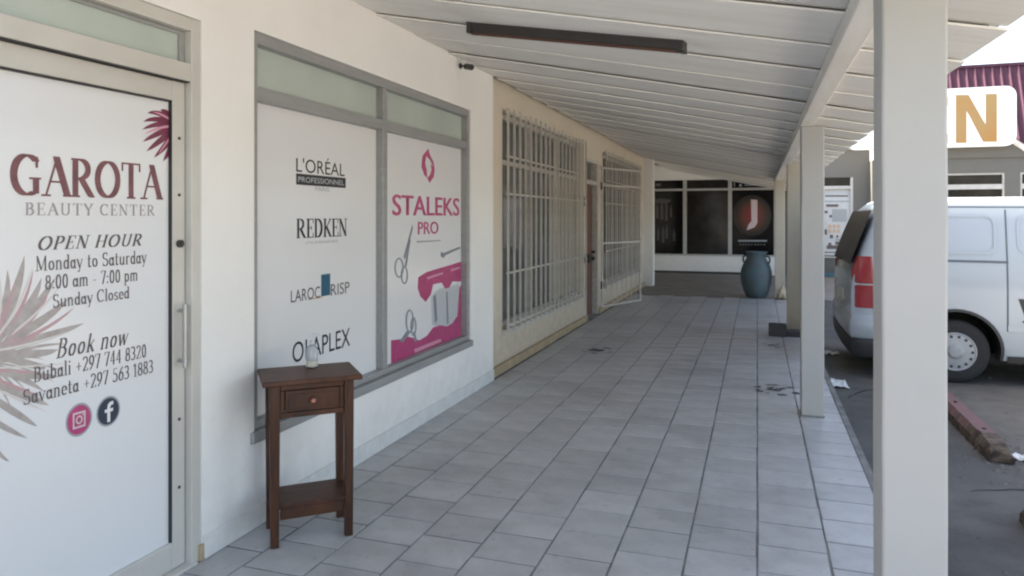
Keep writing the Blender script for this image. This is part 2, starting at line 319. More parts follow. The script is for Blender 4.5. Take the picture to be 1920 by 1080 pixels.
def serif(name, txt, pl, u0, u1, v0, v1, m, parent, wt=.13, shear=0, space=.06, k=.0012, thin=.045):
    """v0 = baseline, v1 = cap height; every word becomes its own print"""
    words = []; x = 0
    for word in txt.split(' '):
        segs = []
        for ch in word:
            adv, strokes = G[ch]
            for pts, f in strokes:
                for (ax, ay), (bx_, by) in zip(pts, pts[1:]): segs.append((ax + x, ay, bx_ + x, by, f))
            x += adv + space
        words.append(segs); x += .30 + space
    x -= .30 + 2 * space
    sc = v1 - v0; su = (u1 - u0) / (x + max(shear, 0))
    for segs in words:
        bm = nb(); i = 0
        for ax, ay, bx_, by, f in segs:
            hw = wt * f * .5 if f > .3 else thin * .5; ht = thin * .5
            if ax > bx_ or (ax == bx_ and ay > by): ax, ay, bx_, by = bx_, by, ax, ay
            if by >= ay: hull = [(ax - hw, ay + ht), (ax - hw, ay - ht), (ax + hw, ay - ht), (bx_ + hw, by - ht), (bx_ + hw, by + ht), (bx_ - hw, by + ht)]
            else: hull = [(ax - hw, ay - ht), (bx_ - hw, by - ht), (bx_ + hw, by - ht), (bx_ + hw, by + ht), (ax + hw, ay + ht), (ax - hw, ay + ht)]
            flat(bm, pl, [(u0 + (p + q * shear) * su, v0 + q * sc) for p, q in hull], k + (i % 24) * .00004); i += 1
        mk(name, bm, m, parent)
def leaf(bm, pl, p0, c, p1, wd, k, n=8):
    """tapered curved leaflet in pixel space of a wall plane"""
    L = []; Rr = []
    for i in range(n + 1):
        t = i / n
        x = (1 - t) ** 2 * p0[0] + 2 * t * (1 - t) * c[0] + t * t * p1[0]; y = (1 - t) ** 2 * p0[1] + 2 * t * (1 - t) * c[1] + t * t * p1[1]
        dx = 2 * (1 - t) * (c[0] - p0[0]) + 2 * t * (p1[0] - c[0]); dy = 2 * (1 - t) * (c[1] - p0[1]) + 2 * t * (p1[1] - c[1])
        ln = math.hypot(dx, dy) or 1; h = wd * .5 * (math.sin(math.pi * min(1, .12 + t * .88)) ** .7)
        L.append((x - dy / ln * h, y + dx / ln * h)); Rr.append((x + dy / ln * h, y - dx / ln * h))
    for i in range(n): pxpoly(bm, pl, [L[i], L[i + 1], Rr[i + 1], Rr[i]], k)

# ================================================================== GROUND AND WALKWAY
ZG = -.15; XW = -2.38; XK = .65; YEND = 20.6; YT = 14.7
bm = nb(); n = 40
mk('ground', bx(-300, 300, -300, 300, -.45, ZG), M['asphalt'], kind='structure')
walk = mk('walkway', bx(-2.8, XK, -5, YT, -.40, -.004), M['grout'], kind='structure')
mk('kerb', bx(XK - .03, XK + .012, -5, YT, -.35, .001), M['kerb'], walk)
M['bounce'] = mat('pale_bounce_concrete', (.40, .39, .37), .9, scale=1.2, c2=(.28, .273, .26), bump=.3)
mk('bounce_slab', bx(3.5, 11, -40, 13.5, ZG - .1, ZG + .004), M['bounce'], kind='structure')  # unseen pale slab, added to bounce sunlight up under the porch
TP, TPY, JT = .31, .275, .0065
def tile_mesh(wx):
    bm = nb(); hx, hy = wx / 2, (TPY - .0085) / 2; e = .003
    v = [bm.verts.new(p) for p in ((-hx, -hy, -.012), (hx, -hy, -.012), (hx, hy, -.012), (-hx, hy, -.012), (-hx + e, -hy + e, 0), (hx - e, -hy + e, 0), (hx - e, hy - e, 0), (-hx + e, hy - e, 0))]
    for f in ((4, 5, 6, 7), (0, 1, 5, 4), (1, 2, 6, 5), (2, 3, 7, 6), (3, 0, 4, 7)): bm.faces.new([v[i] for i in f])
    me = bpy.data.meshes.new('tile'); bm.to_mesh(me); bm.free(); me.materials.append(M['tile']); return me
T_FULL = tile_mesh(TP - JT); cw = -7 * TP - XW; T_CUT = tile_mesh(cw - JT)
tiles = []
for c in range(-8, 2):
    cx = (c + .5) * TP if c > -8 else -7 * TP - cw / 2
    r = 0
    while True:
        y = -1.2 + (r + (.5 if c % 2 else 0)) * TPY
        if y > YT - TPY / 2: break
        tiles.append((cx, y, c == -8)); r += 1
def vis(t):
    d = -t[0] * ST + t[1] * CT
    if d < .3: return 0
    px = 960 + F * (t[0] * CT + t[1] * ST) / d; py = HOR + F * H / d
    if not (-60 < px < 1960 and py < 1130): return 0
    return 1 / d ** 3
tiles.sort(key=lambda t: -vis(t))
rest = nb()
for i, (x, y, cut) in enumerate(tiles):
    z = random.uniform(-.0012, .0006); rx, ry = random.uniform(-.002, .002), random.uniform(-.002, .002)
    if i < 298: inst('floor_tile', T_CUT if cut else T_FULL, (x + random.uniform(-.0014, .0014), y + random.uniform(-.0018, .0018), z), walk, (rx, ry, random.uniform(-.004, .004)))
    else:
        me = T_CUT if cut else T_FULL; t0 = len(rest.verts); rest.from_mesh(me); rest.verts.ensure_lookup_table()
        for v in rest.verts[t0:]: v.co += Vector((x, y, z))
mk('floor_tiles_far', rest, M['tile'], walk, kind='stuff')
apron = mk('landing', bx(-7, 12, YT, YEND, -.40, -.002), M['apron'], kind='structure')
mk('kerb', bx(XK + .015, 12, YT - .012, YT + .12, -.35, .002), M['kerb'], apron)

# old sticker remains on the floor
def remains(px, py, wd, label):
    x, y = onZ(px, py); rr = random.Random(int(px)); t = thing('floor_sticker_remains', (x, y, 0), label, 'floor sticker', 'worn floor stickers')
    for i in range(34):
        a = 6.2832 * (i + rr.uniform(-.3, .3)) / 15 if i < 15 else rr.uniform(0, 6.28); q = .95 if i < 15 else rr.uniform(.1, .5)
        if i < 15 and rr.random() < .2: continue
        cx, cy = x + wd * q * math.cos(a) * .5, y + wd * q * math.sin(a) * .55; s = wd * rr.uniform(.03, .13); m_ = rr.randint(6, 9); ph = rr.random(); bm = nb()
        bm.faces.new([bm.verts.new((cx + s * rr.uniform(.6, 1.3) * math.cos(6.28 * (j + ph) / m_), cy + s * rr.uniform(.5, 1.1) * math.sin(6.28 * (j + ph) / m_), .0014 + i * .00005)) for j in range(m_)])
        mk('sticker_flake', bm, M['smudge'], t)
remains(1120, 657, .36, 'worn black sticker remains on tiles near barred window')
remains(1456, 731, .36, 'worn black sticker remains on tiles beside the second porch post')
remains(1450, 648, .26, 'faint black sticker remains on tiles beside the block at the third post')

# ================================================================== SALON BUILDING
DY0, DY1, DZ = 1.42, 2.63, 2.44
WY0, WY1, WZ0, WZ1 = 2.99, 5.86, .47, 2.49
A_END = 6.43; WT = 3.05
sal = thing('salon_building', (XW - .1, 2.8, 0), 'white plastered salon front with film-covered door and shop window', 'building')
bm = nb(); xa, xb = XW - .22, XW
box(bm, xa, xb, -5, DY0, -.3, WT); box(bm, xa, xb, DY0, DY1, DZ, WT); box(bm, xa, xb, DY1, WY0, -.3, WT)
box(bm, xa, xb, WY0, WY1, -.3, WZ0); box(bm, xa, xb, WY0, WY1, WZ1, WT); box(bm, xa, xb, WY1, A_END, -.3, WT)
mk('wall', bm, M['white'], sal)
sk_y = [(-5, DY0 - .02)] + [(a, min(a + .4, A_END) - .003) for a in [DY1 + .012 + .4 * i for i in range(10)] if a < A_END]
for a, b in sk_y: mk('skirting_tile', bx(XW, XW + .012, a, b, 0.001, .105), M['skirt'], sal, bevel=.003)
mk('door_corner_stop', bx(XW - .004, XW + .006, DY1 - .016, DY1 + .008, .001, .075), M['plinth'], sal)

# --- door
xg = XW - .055                      # plane of the door glass
door = mk('door', bx(xg - .012, xg, DY0 + .1, 2.497, .13, 2.062), M['film'], sal, label='white film-covered glass door with salon lettering')
ydl, ydr = DY0 + .055, DY1 - .055
def fr(name, a, b, c, d, e, f, m='alu', par=None, bv=.004): return mk(name, bx(a, b, c, d, e, f), M[m], par or door, bevel=bv)
fr('door_frame', XW - .13, XW - .004, DY1 - .055, DY1 - .001, 0, DZ - .002); fr('door_frame', XW - .13, XW - .004, DY0, DY0 + .055, 0, DZ - .002)
fr('door_frame', XW - .13, XW - .006, ydl, ydr, DZ - .06, DZ - .002)
fr('transom_bar', XW - .13, XW - .008, ydl, ydr, 2.155, 2.235)
fr('stile', xg - .03, xg + .018, 2.497, ydr - .004, .012, 2.15); fr('stile', xg - .03, xg + .018, ydl + .004, DY0 + .1, .012, 2.15)
fr('rail', xg - .03, xg + .016, DY0 + .1, 2.497, 2.062, 2.149); fr('rail', xg - .03, xg + .016, DY0 + .1, 2.497, .012, .13)
fr('threshold', XW - .15, XW + .01, DY0 + .03, DY1 - .03, -.003, .010)
fr('gasket', xg - .001, xg + .017, 2.4925, 2.496, .131, 2.061, 'rubber', bv=0); fr('gasket', xg - .001, xg + .0165, DY0 + .1, 2.488, 2.054, 2.061, 'rubber', bv=0)
fr('gasket', XW - .06, XW - .012, ydl, ydr, 2.1505, 2.1545, 'rubber', bv=0)
fr('transom_pane', xg - .012, xg, ydl, ydr, 2.235, DZ - .06, 'frost', bv=0)
fr('transom_bead', xg, xg + .014, ydr - .03, ydr, 2.236, DZ - .061, 'alu2'); fr('transom_bead', xg, xg + .014, ydl, ydr - .031, DZ - .078, DZ - .061, 'alu2')
bm = nb(); hy = 2.531; xh = xg + .055
cyl(bm, (xh, hy, .89), (xh, hy, 1.17), .010, n=14)
for z in (.92, 1.14): cyl(bm, (xg + .018, hy, z), (xh, hy, z), .008, n=10)
mk('handle', bm, M['steel'], door, smooth=False)
bm = nb(); cyl(bm, (xg + .018, 2.535, 1.435), (xg + .032, 2.535, 1.435), .017, n=20); cyl(bm, (xg + .032, 2.535, 1.435), (xg + .036, 2.535, 1.435), .008, n=10)
mk('lock_cylinder', bm, M['dark'], door)
for z in (1.90, 1.65, .66, .36):
    bm = nb(); cyl(bm, (xg + .018, 2.535, z), (xg + .022, 2.535, z), .007, n=10); mk('screw', bm, M['dark'], door)
P = Plane('x', xg)
def box_uv(l, t, r, b, pl=P):
    """pixel corners (left x, top y at left, right x, bottom y at left) -> u0,u1,v0,v1"""
    u0, v1 = pl.uv(l, t); _, v0 = pl.uv(l, b); u1, _ = pl.uv(r, t); return u0, u1, v0, v1
u = box_uv(20, 288, 303, 364); serif('salon_name_lettering', 'GAROTA', P, *u, I['maroon'], door, wt=.17, space=.0, thin=.05)
u = box_uv(46, 380, 290, 403); serif('subtitle_lettering', 'BEAUTY CENTER', P, *u, I['grey'], door, wt=.13, space=.12)
u = box_uv(68, 444, 270, 469); serif('hours_heading', 'OPEN HOUR', P, *u, I['dgrey'], door, wt=.16, shear=.25, space=.10)
u = box_uv(66, 481, 274, 508); serif('days_lettering', 'Monday to Saturday', P, *u, I['dgrey'], door, wt=.12, space=.05)
u = box_uv(84, 517, 258, 543); serif('times_lettering', '8:00 am - 7:00 pm', P, *u, I['dgrey'], door, wt=.12, space=.05)
u = box_uv(98, 553, 242, 577); serif('closed_lettering', 'Sunday Closed', P, *u, I['dgrey'], door, wt=.12, space=.05)
u = box_uv(104, 637, 243, 672); serif('booking_heading', 'Book now', P, *u, I['dgrey'], door, wt=.12, shear=.22, space=.07)
u = box_uv(62, 689, 274, 717); serif('telephone_lettering', 'Bubali +297 744 8320', P, *u, I['dgrey'], door, wt=.12, space=.05)
u = box_uv(42, 732, 287, 760); serif('telephone_lettering', 'Savaneta +297 563 1883', P, *u, I['dgrey'], door, wt=.12, space=.05)
# round social icons
def icon(px, py, rpx, dark, col):
    cu, cv = P.uv(px, py); ru = abs(P.uv(px + rpx, py)[0] - cu) * 1.02; rv = abs(P.uv(px, py - rpx)[1] - cv) * 1.3
    bm = nb(); disc(bm, P, cu, cv, ru * 1.14, rv * 1.14, .0008); rim = mk('icon_rim', bm, I['mgrey'], door)
    bm = nb(); disc(bm, P, cu, cv, ru, rv, .0012); o = mk('social_icon', bm, col, door); return cu, cv, ru, rv
cu, cv, ru, rv = icon(148, 787, 21, None, I['magenta'])
bm = nb()
for s, k in ((.55, .0016),):
    for a0, b0, a1, b1 in ((-1, .75, 1, 1), (-1, -1, 1, -.75), (-1, -.75, -.75, .75), (.75, -.75, 1, .75)):
        flat(bm, P, [(cu + ru * s * a0, cv + rv * s * b0), (cu + ru * s * a1, cv + rv * s * b0), (cu + ru * s * a1, cv + rv * s * b1), (cu + ru * s * a0, cv + rv * s * b1)], k)
disc(bm, P, cu, cv, ru * .3, rv * .3, .0017, 16, .6); disc(bm, P, cu + ru * .32, cv + rv * .32, ru * .07, rv * .07, .0018, 8)
mk('icon_symbol', bm, I['rosew'], door)
cu, cv, ru, rv = icon(203, 771, 19, None, I['navy'])
bm = nb()
flat(bm, P, [(cu - ru * .12, cv - rv * .82), (cu + ru * .16, cv - rv * .82), (cu + ru * .16, cv + rv * .3), (cu - ru * .12, cv + rv * .3)], .0016)
flat(bm, P, [(cu - ru * .36, cv - rv * .06), (cu + ru * .42, cv - rv * .06), (cu + ru * .44, cv + rv * .18), (cu - ru * .36, cv + rv * .18)], .0017)
flat(bm, P, [(cu - ru * .12, cv + rv * .28), (cu + ru * .16, cv + rv * .28), (cu + ru * .24, cv + rv * .42), (cu + ru * .46, cv + rv * .44), (cu + ru * .46, cv + rv * .70), (cu + ru * .14, cv + rv * .69), (cu - ru * .08, cv + rv * .52)], .0018)
mk('icon_symbol', bm, I['white'], door)
# palm fronds
def frond(name, leaves, inkname, k):
    for i, (p0, c, p1, wd) in enumerate(leaves):
        bm = nb(); leaf(bm, P, p0, c, p1, wd, k + .00003 * i); mk(name, bm, I[inkname], door)
o0 = (-30, 660)
L1 = [(o0, (20, 590), (14, 505), 16), (o0, (30, 580), (46, 478), 20), (o0, (60, 590), (78, 520), 17), (o0, (60, 600), (104, 520), 18), (o0, (80, 610), (128, 560), 17),
      (o0, (70, 640), (158, 606), 17), (o0, (70, 670), (110, 655), 16), (o0, (80, 690), (86, 690), 15), ((-40, 690), (40, 705), (112, 706), 17), ((-40, 700), (40, 740), (92, 760), 18), ((-40, 730), (30, 775), (70, 800), 15), ((-40, 770), (0, 800), (52, 822), 12), ((-40, 800), (-10, 850), (18, 866), 10), ((-40, 690), (20, 690), (84, 735), 15)]
rr = random.Random(21)
for i in range(15):
    a_ = R(-62 + i * 8.6); ln_ = rr.uniform(105, 165) * (1 - .28 * (math.sin(a_) < -.4)); o_ = (-34, 668 + i * 2)
    L1.append((o_, (o_[0] + ln_ * .55 * math.cos(a_ - .16), o_[1] - ln_ * .6 * math.sin(a_ + .10) - 8), (o_[0] + ln_ * math.cos(a_ - .05), o_[1] - ln_ * math.sin(a_ - .05) * 1.15), rr.uniform(4, 7)))
L1 = [l for l in L1 if l[2][0] > -20]
frond('palm_frond_print', L1, 'taupe', .0003)
L2 = [((-25, 655), (10, 600), (30, 520), 8), ((-20, 650), (50, 590), (62, 505), 7), (o0, (66, 615), (92, 545), 8), (o0, (84, 630), (140, 575), 7), (o0, (40, 640), (70, 632), 16), ((-30, 690), (30, 700), (80, 697), 7), ((-30, 700), (30, 728), (74, 742), 7)]
frond('palm_frond_print', L2, 'rose', .0007)
L3 = [(o0, (10, 600), (0, 520), 6), (o0, (40, 585), (60, 500), 5), (o0, (70, 600), (116, 530), 5), (o0, (60, 650), (130, 620), 5), ((-40, 690), (50, 690), (130, 680), 4), ((-40, 715), (40, 752), (88, 772), 5)]
frond('palm_frond_print', L3, 'pale', .0010)
c0 = (334, 236)
L4 = [(c0, (300, 205), (276, 212), 10), (c0, (296, 216), (268, 228), 10), (c0, (300, 226), (266, 243), 10), (c0, (312, 204), (300, 207), 9), (c0, (322, 210), (322, 207), 9), (c0, (300, 246), (267, 266), 11), (c0, (308, 258), (274, 284), 12), (c0, (318, 268), (288, 296), 12), (c0, (326, 274), (305, 303), 12), (c0, (333, 280), (326, 298), 12)]
frond('palm_leaf_print', L4, 'wine', .0006)
L5 = [(c0, (300, 235), (270, 252), 5), (c0, (305, 212), (286, 210), 4), (c0, (316, 262), (296, 290), 4), (c0, (329, 272), (318, 302), 4)]
frond('palm_leaf_print', L5, 'lpink', .0011)

# --- shop window
xw = XW - .07
YM = 4.36
win = mk('shop_window', bx(xw - .012, xw, WY0 + .04, YM - .03, WZ0 + .05, 2.145), M['film'], sal, label='wide grey-framed shop window covered in white brand posters')
mk('poster_pane', bx(xw - .012, xw, YM + .03, WY1 - .05, WZ0 + .05, 2.145), M['film'], win)
for a, b in ((WY0 + .04, YM - .03), (YM + .03, WY1 - .05)): mk('transom_pane', bx(xw - .012, xw + .002, a, b, 2.215, WZ1 - .06), M['frost'], win)
def wf(name, *a, bv=.004): return mk(name, bx(*a), M['alu2'], win, bevel=bv)
wf('window_frame', XW - .12, XW - .012, WY0, WY1, WZ1 - .06, WZ1 - .001); wf('window_frame', XW - .12, XW - .014, WY0, WY1, WZ0 + .012, WZ0 + .05)
wf('window_frame', XW - .12, XW - .010, WY0 + .001, WY0 + .04, WZ0 + .05, WZ1 - .06); wf('window_frame', XW - .12, XW - .010, WY1 - .05, WY1 - .001, WZ0 + .05, WZ1 - .06)
wf('mullion', XW - .12, XW - .016, YM - .03, YM + .03, WZ0 + .05, WZ1 - .06)
wf('transom_bar', XW - .12, XW - .020, WY0 + .04, YM - .03, 2.145, 2.215); wf('transom_bar', XW - .12, XW - .020, YM + .03, WY1 - .05, 2.145, 2.215)
wf('window_sill', XW - .10, XW + .022, WY0 - .03, WY1 + .01, WZ0 - .045, WZ0 + .010)
Pw = Plane('x', xw)
def W(l, t, r, b): return box_uv(l, t, r, b, Pw)
sans('brand_lettering', "L'OR\u00c9AL", Pw, *W(555, 289, 646, 322), I['black'], win, bold=.0)
u0, u1, v0, v1 = W(555, 325, 648, 346); bm = nb(); flat(bm, Pw, [(u0, v0), (u1, v0), (u1, v1), (u0, v1)], .0008); mk('brand_box', bm, I['black'], win)
sans('brand_lettering', 'PROFESSIONNEL', Pw, u0 + .02, u1 - .02, v0 + .016, v1 - .016, I['lgrey'], win)
sans('brand_lettering', 'PARIS', Pw, *W(591, 350, 617, 358), I['mgrey'], win)
serif('brand_lettering', 'REDKEN', Pw, *W(555, 411, 651, 446), I['black'], win, wt=.15, space=0)
sans('brand_lettering', '5TH AVENUE NYC', Pw, *W(573, 453, 634, 458), I['mgrey'], win)
sans('brand_lettering', 'LAROC', Pw, *W(545, 545, 600, 568), I['dgrey'], win)
u0, u1, v0, v1 = W(602, 515, 619, 556); bm = nb(); flat(bm, Pw, [(u0, v0), (u1, v0), (u1, v1), (u0, v1)], .0008); mk('brand_box', bm, I['blue'], win)
sans('brand_lettering', 'RISP', Pw, *W(620, 533, 655, 555), I['dgrey'], win)
u0, u1, v0, v1 = W(578, 560, 604, 563); bm = nb(); flat(bm, Pw, [(u0, v0), (u1, v0), (u1, v1), (u0, v1)], .0008); mk('brand_line', bm, I['tan'], win)
sans('brand_lettering', 'OLAPLEX', Pw, *W(548, 643, 656, 682), I['black'], win)
# pink poster
def pp(name, polys, inkname, k=.0008):
    for i, p in enumerate(polys):
        bm = nb(); pxpoly(bm, Pw, p, k + i * .00005); mk(name, bm, I[inkname], win)
pp('poster_emblem', [[(803, 278), (792, 292), (790, 312), (795, 328), (801, 334), (800, 318), (797, 306), (799, 292)], [(803, 278), (799, 292), (806, 300), (812, 312), (815, 318), (813, 304), (806, 290)], [(815, 318), (813, 332), (805, 343), (801, 334), (806, 328), (809, 318), (807, 308), (812, 312)]], 'pink')
sans('poster_lettering', 'STALEKS', Pw, *W(735, 364, 860, 404), I['pink'], win, bold=.003, heavy=.014)
sans('poster_lettering', 'PRO', Pw, *W(783, 416, 821, 440), I['pink'], win, bold=.003, heavy=.008)
pp('poster_line', [[(781, 452), (826, 450), (826, 452), (781, 455)]], 'mgrey')
pp('poster_splash', [[(733, 638), (752, 636), (760, 630), (776, 634), (786, 638), (800, 630), (812, 614), (826, 610), (838, 612), (848, 606), (856, 594), (863, 590), (868, 588), (868, 650), (733, 689)],
                     [(784, 520), (800, 510), (830, 501), (866, 490), (868, 528), (848, 528), (842, 540), (834, 541), (828, 530), (812, 533), (808, 552), (798, 566), (788, 556), (783, 540)],
                     [(868, 527), (868, 590), (857, 596), (859, 570), (861, 540)]], 'magenta')
pp('poster_splash_highlight', [[(776, 655), (800, 645), (826, 635), (828, 640), (800, 652), (778, 662)], [(800, 520), (830, 510), (830, 514), (801, 524)], [(845, 505), (862, 500), (862, 503), (846, 509)]], 'lpink', .0014)
pp('poster_product', [[(808, 556), (822, 542), (846, 536), (860, 532), (860, 595), (845, 610), (822, 614), (810, 608)]], 'lgrey', .0006)
pp('poster_product_edge', [[(812, 556), (817, 552), (820, 600), (815, 606)], [(836, 548), (839, 546), (841, 606), (838, 608)]], 'steel', .0010)
# nail scissors and nippers printed on the poster
def ringpx(bm, cx, cy, rx, ry, wd, k, n=18):
    for i in range(n):
        a, b = 6.2832 * i / n, 6.2832 * (i + 1) / n
        pxpoly(bm, Pw, [(cx + rx * math.cos(a), cy + ry * math.sin(a)), (cx + rx * math.cos(b), cy + ry * math.sin(b)), (cx + (rx - wd) * math.cos(b), cy + (ry - wd) * math.sin(b)), (cx + (rx - wd) * math.cos(a), cy + (ry - wd) * math.sin(a))], k)
bm = nb(); ringpx(bm, 748, 502, 9, 19, 3, .0008); ringpx(bm, 758, 516, 7, 17, 3, .0009)
pxpoly(bm, Pw, [(756, 482), (759, 487), (774, 428), (773, 420)], .0010); pxpoly(bm, Pw, [(758, 500), (762, 500), (770, 450), (768, 446)], .0011); mk('poster_scissors', bm, I['steel'], win)
bm = nb(); ringpx(bm, 768, 602, 8, 22, 3, .0008); ringpx(bm, 775, 612, 6, 18, 3, .0009)
pxpoly(bm, Pw, [(764, 618), (770, 622), (756, 642), (749, 640)], .0010); pxpoly(bm, Pw, [(774, 622), (778, 622), (782, 640), (777, 641)], .0011); mk('poster_nippers', bm, I['steel'], win)
bm = nb(); pxpoly(bm, Pw, [(828, 476), (862, 462), (863, 466), (830, 481)], .0008); pxpoly(bm, Pw, [(826, 472), (836, 476), (832, 484), (826, 481)], .0009); mk('poster_tweezers', bm, I['steel'], win)

# ================================================================== BARRED SHOP
XB = XW - .06
bar = thing('barred_shop_building', (XB - .1, 11, 0), 'cream plastered shop front with white window grilles beyond the salon', 'building')
B1 = (6.86, 10.32, .42, 2.62); BD = (10.55, 11.45, 0, 2.45); B2 = (11.85, 15.6, .42, 2.62); B_END = 16.45
bm = nb(); xa, xb = XB - .22, XB
for y0, y1, z0, z1 in ((A_END, B1[0], -.3, WT), (B1[0], B1[1], -.3, B1[2]), (B1[0], B1[1], B1[3], WT), (B1[1], BD[0], -.3, WT), (BD[0], BD[1], BD[3], WT), (BD[1], B2[0], -.3, WT), (B2[0], B2[1], -.3, B2[2]), (B2[0], B2[1], B2[3], WT), (B2[1], B_END, -.3, WT)):
    box(bm, xa, xb, y0, y1, z0, z1)
mk('wall', bm, M['cream'], bar)
for a, b in ((A_END + .002, BD[0] - .01), (BD[1] + .01, B_END)):
    mk('plinth', bx(XB + .001, XB + .045, a, b, .0012, .09), M['plinth'], bar, bevel=.01)
mk('corner_pilaster', bx(XB - .20, XB + .20, B_END, B_END + .3, -.1, 2.95), M['white'], bar)
bar_me = bpy.data.meshes.new('grille_bar'); bm = nb(); box(bm, -.008, .008, -.008, .008, 0, 1); bm.to_mesh(bm and bar_me); bm.free(); bar_me.materials.append(M['bar'])
def barred(y0, y1, z0, z1, npane, label, step=.19):
    wn = mk('barred_window', bx(XB - .11, XB - .10, y0 + .05, y1 - .05, z0 + .05, z1 - .05), M['glassg'], bar, label=label)
    f = lambda nm, *a: mk(nm, bx(*a), M['bar'], wn, bevel=.004)
    f('window_frame', XB - .14, XB - .05, y0, y0 + .05, z0, z1); f('window_frame', XB - .14, XB - .05, y1 - .05, y1, z0, z1)
    f('window_frame', XB - .14, XB - .052, y0 + .05, y1 - .05, z0, z0 + .05); f('window_frame', XB - .14, XB - .052, y0 + .05, y1 - .05, z1 - .05, z1)
    for i in range(1, npane):
        y = y0 + (y1 - y0) * i / npane; f('mullion', XB - .13, XB - .06, y - .022, y + .022, z0 + .05, z1 - .05)
    f('transom_bar', XB - .13, XB - .058, y0 + .05, y1 - .05, 2.10, 2.15)
    mk('blind', bx(XB - .099, XB - .094, y0 + (y1 - y0) * .62, y1 - .06, z0 + .06, 2.09), M['curtain'], wn)
    f('window_sill', XB - .05, XB + .055, y0 - .04, y1 + .04, z0 - .05, z0 - .002)
    xg_ = XB + .055
    for z, hh in ((z0 + .02, .03), (.98, .018), (1.78, .018), (2.16, .018), (z1 - .02, .03)):
        mk('grille_rail', bx(xg_ - .007, xg_ + .007, y0 - .02, y1 + .02, z, z + hh), M['bar'], wn)
    nbar = int((y1 - y0) / step)
    for i in range(nbar + 1):
        y = y0 - .01 + (y1 - y0 + .02) * i / nbar
        inst('grille_bar', bar_me, (xg_ + .011, y, z0 - .02), wn, (0, 0, random.uniform(-.1, .1)), (1.25, 1.25, z1 - z0 + .05 + random.uniform(-.01, .03)))
barred(*B1, 3, 'near barred window with white vertical grille bars'); barred(*B2, 3, 'far barred window behind the open grille gate')
dr = mk('shop_door', bx(XB - .12, XB - .08, BD[0] + .06, BD[1] - .06, .01, 2.06), M['brown'], bar, label='dark brown door behind the open grille gate', bevel=.004)
for a in ((BD[0], BD[0] + .06, 0, BD[3]), (BD[1] - .06, BD[1], 0, BD[3])): mk('door_frame', bx(XB - .15, XB + .012, *a), M['bar'], dr, bevel=.005)
mk('door_frame', bx(XB - .15, XB + .010, BD[0] + .06, BD[1] - .06, 2.06, 2.13), M['bar'], dr, bevel=.005)
mk('door_frame', bx(XB - .15, XB + .010, BD[0] + .06, BD[1] - .06, BD[3] - .05, BD[3]), M['bar'], dr, bevel=.005)
mk('transom_pane', bx(XB - .11, XB - .10, BD[0] + .06, BD[1] - .06, 2.13, BD[3] - .05), M['glassg'], dr)
mk('door_panel', bx(XB - .08, XB - .072, BD[0] + .16, BD[1] - .16, .25, .95), M['brown'], dr, bevel=.006)
mk('door_panel', bx(XB - .08, XB - .072, BD[0] + .16, BD[1] - .16, 1.1, 1.9), M['brown'], dr, bevel=.006)
bm = nb(); cyl(bm, (XB - .072, BD[1] - .12, 1.0), (XB - .02, BD[1] - .12, 1.0), .022, n=12); mk('door_knob', bm, M['dark'], dr)
for y in (BD[0] - .10,):
    mk('house_number_plate', bx(XB + .001, XB + .012, y - .04, y + .04, 1.72, 1.86), M['dark'], bar)
    lb = mk('lock_box', bx(XB + .03, XB + .12, y - .07, y + .08, .88, 1.01), M['dark'], bar, bevel=.012)
    bm = nb(); cyl(bm, (XB + .12, y, .945), (XB + .17, y, .945), .03, n=14); mk('lock_knob', bm, M['dark'], lb)
    mk('bolt_bar', bx(XB + .06, XB + .075, B1[1] + .05, y - .07, .93, .95), M['bar'], lb)
# open gate: hinged at the far jamb, swung back along the wall
g0 = Vector((XB + .06, 11.47, 0)); g1 = Vector((-1.93, 12.62, 0)); gd = (g1 - g0); gl = gd.length; gd.normalize(); ga = math.atan2(gd.y, gd.x)
gate = mk('grille_gate', bx(0, .001, 0, .001, 0, .001), M['bar'], bar, label='white steel grille gate standing open')
bm = nb()
def gbox(u0, u1, z0, z1, t=.012):
    b = nb(); box(b, u0, u1, -t, t, z0, z1); bmesh.ops.transform(b, matrix=Matrix.Translation(g0) @ Matrix.Rotation(ga, 4, 'Z'), verts=b.verts); return b
bpy.data.objects.remove(gate)
gate = mk('grille_gate', gbox(0, .03, .10, 2.38, .012), M['bar'], bar, label='white steel grille gate standing open')
mk('gate_stile', gbox(gl - .03, gl, .10, 2.38, .012), M['bar'], gate)
for z in (.10, 1.12, 2.06, 2.34): mk('gate_rail', gbox(.03, gl - .03, z, z + .026, .009), M['bar'], gate)
for i in range(1, 8):
    u_ = gl * i / 8
    p = g0 + gd * u_; inst('gate_bar', bar_me, (p.x, p.y, .14), gate, (0, 0, ga), (.6, .6, 2.2))
for z in (.4, 2.0):
    bm = nb(); cyl(bm, (g0.x, g0.y - .01, z), (g0.x, g0.y - .01, z + .12), .016, n=10); mk('gate_hinge', bm, M['dark'], gate)

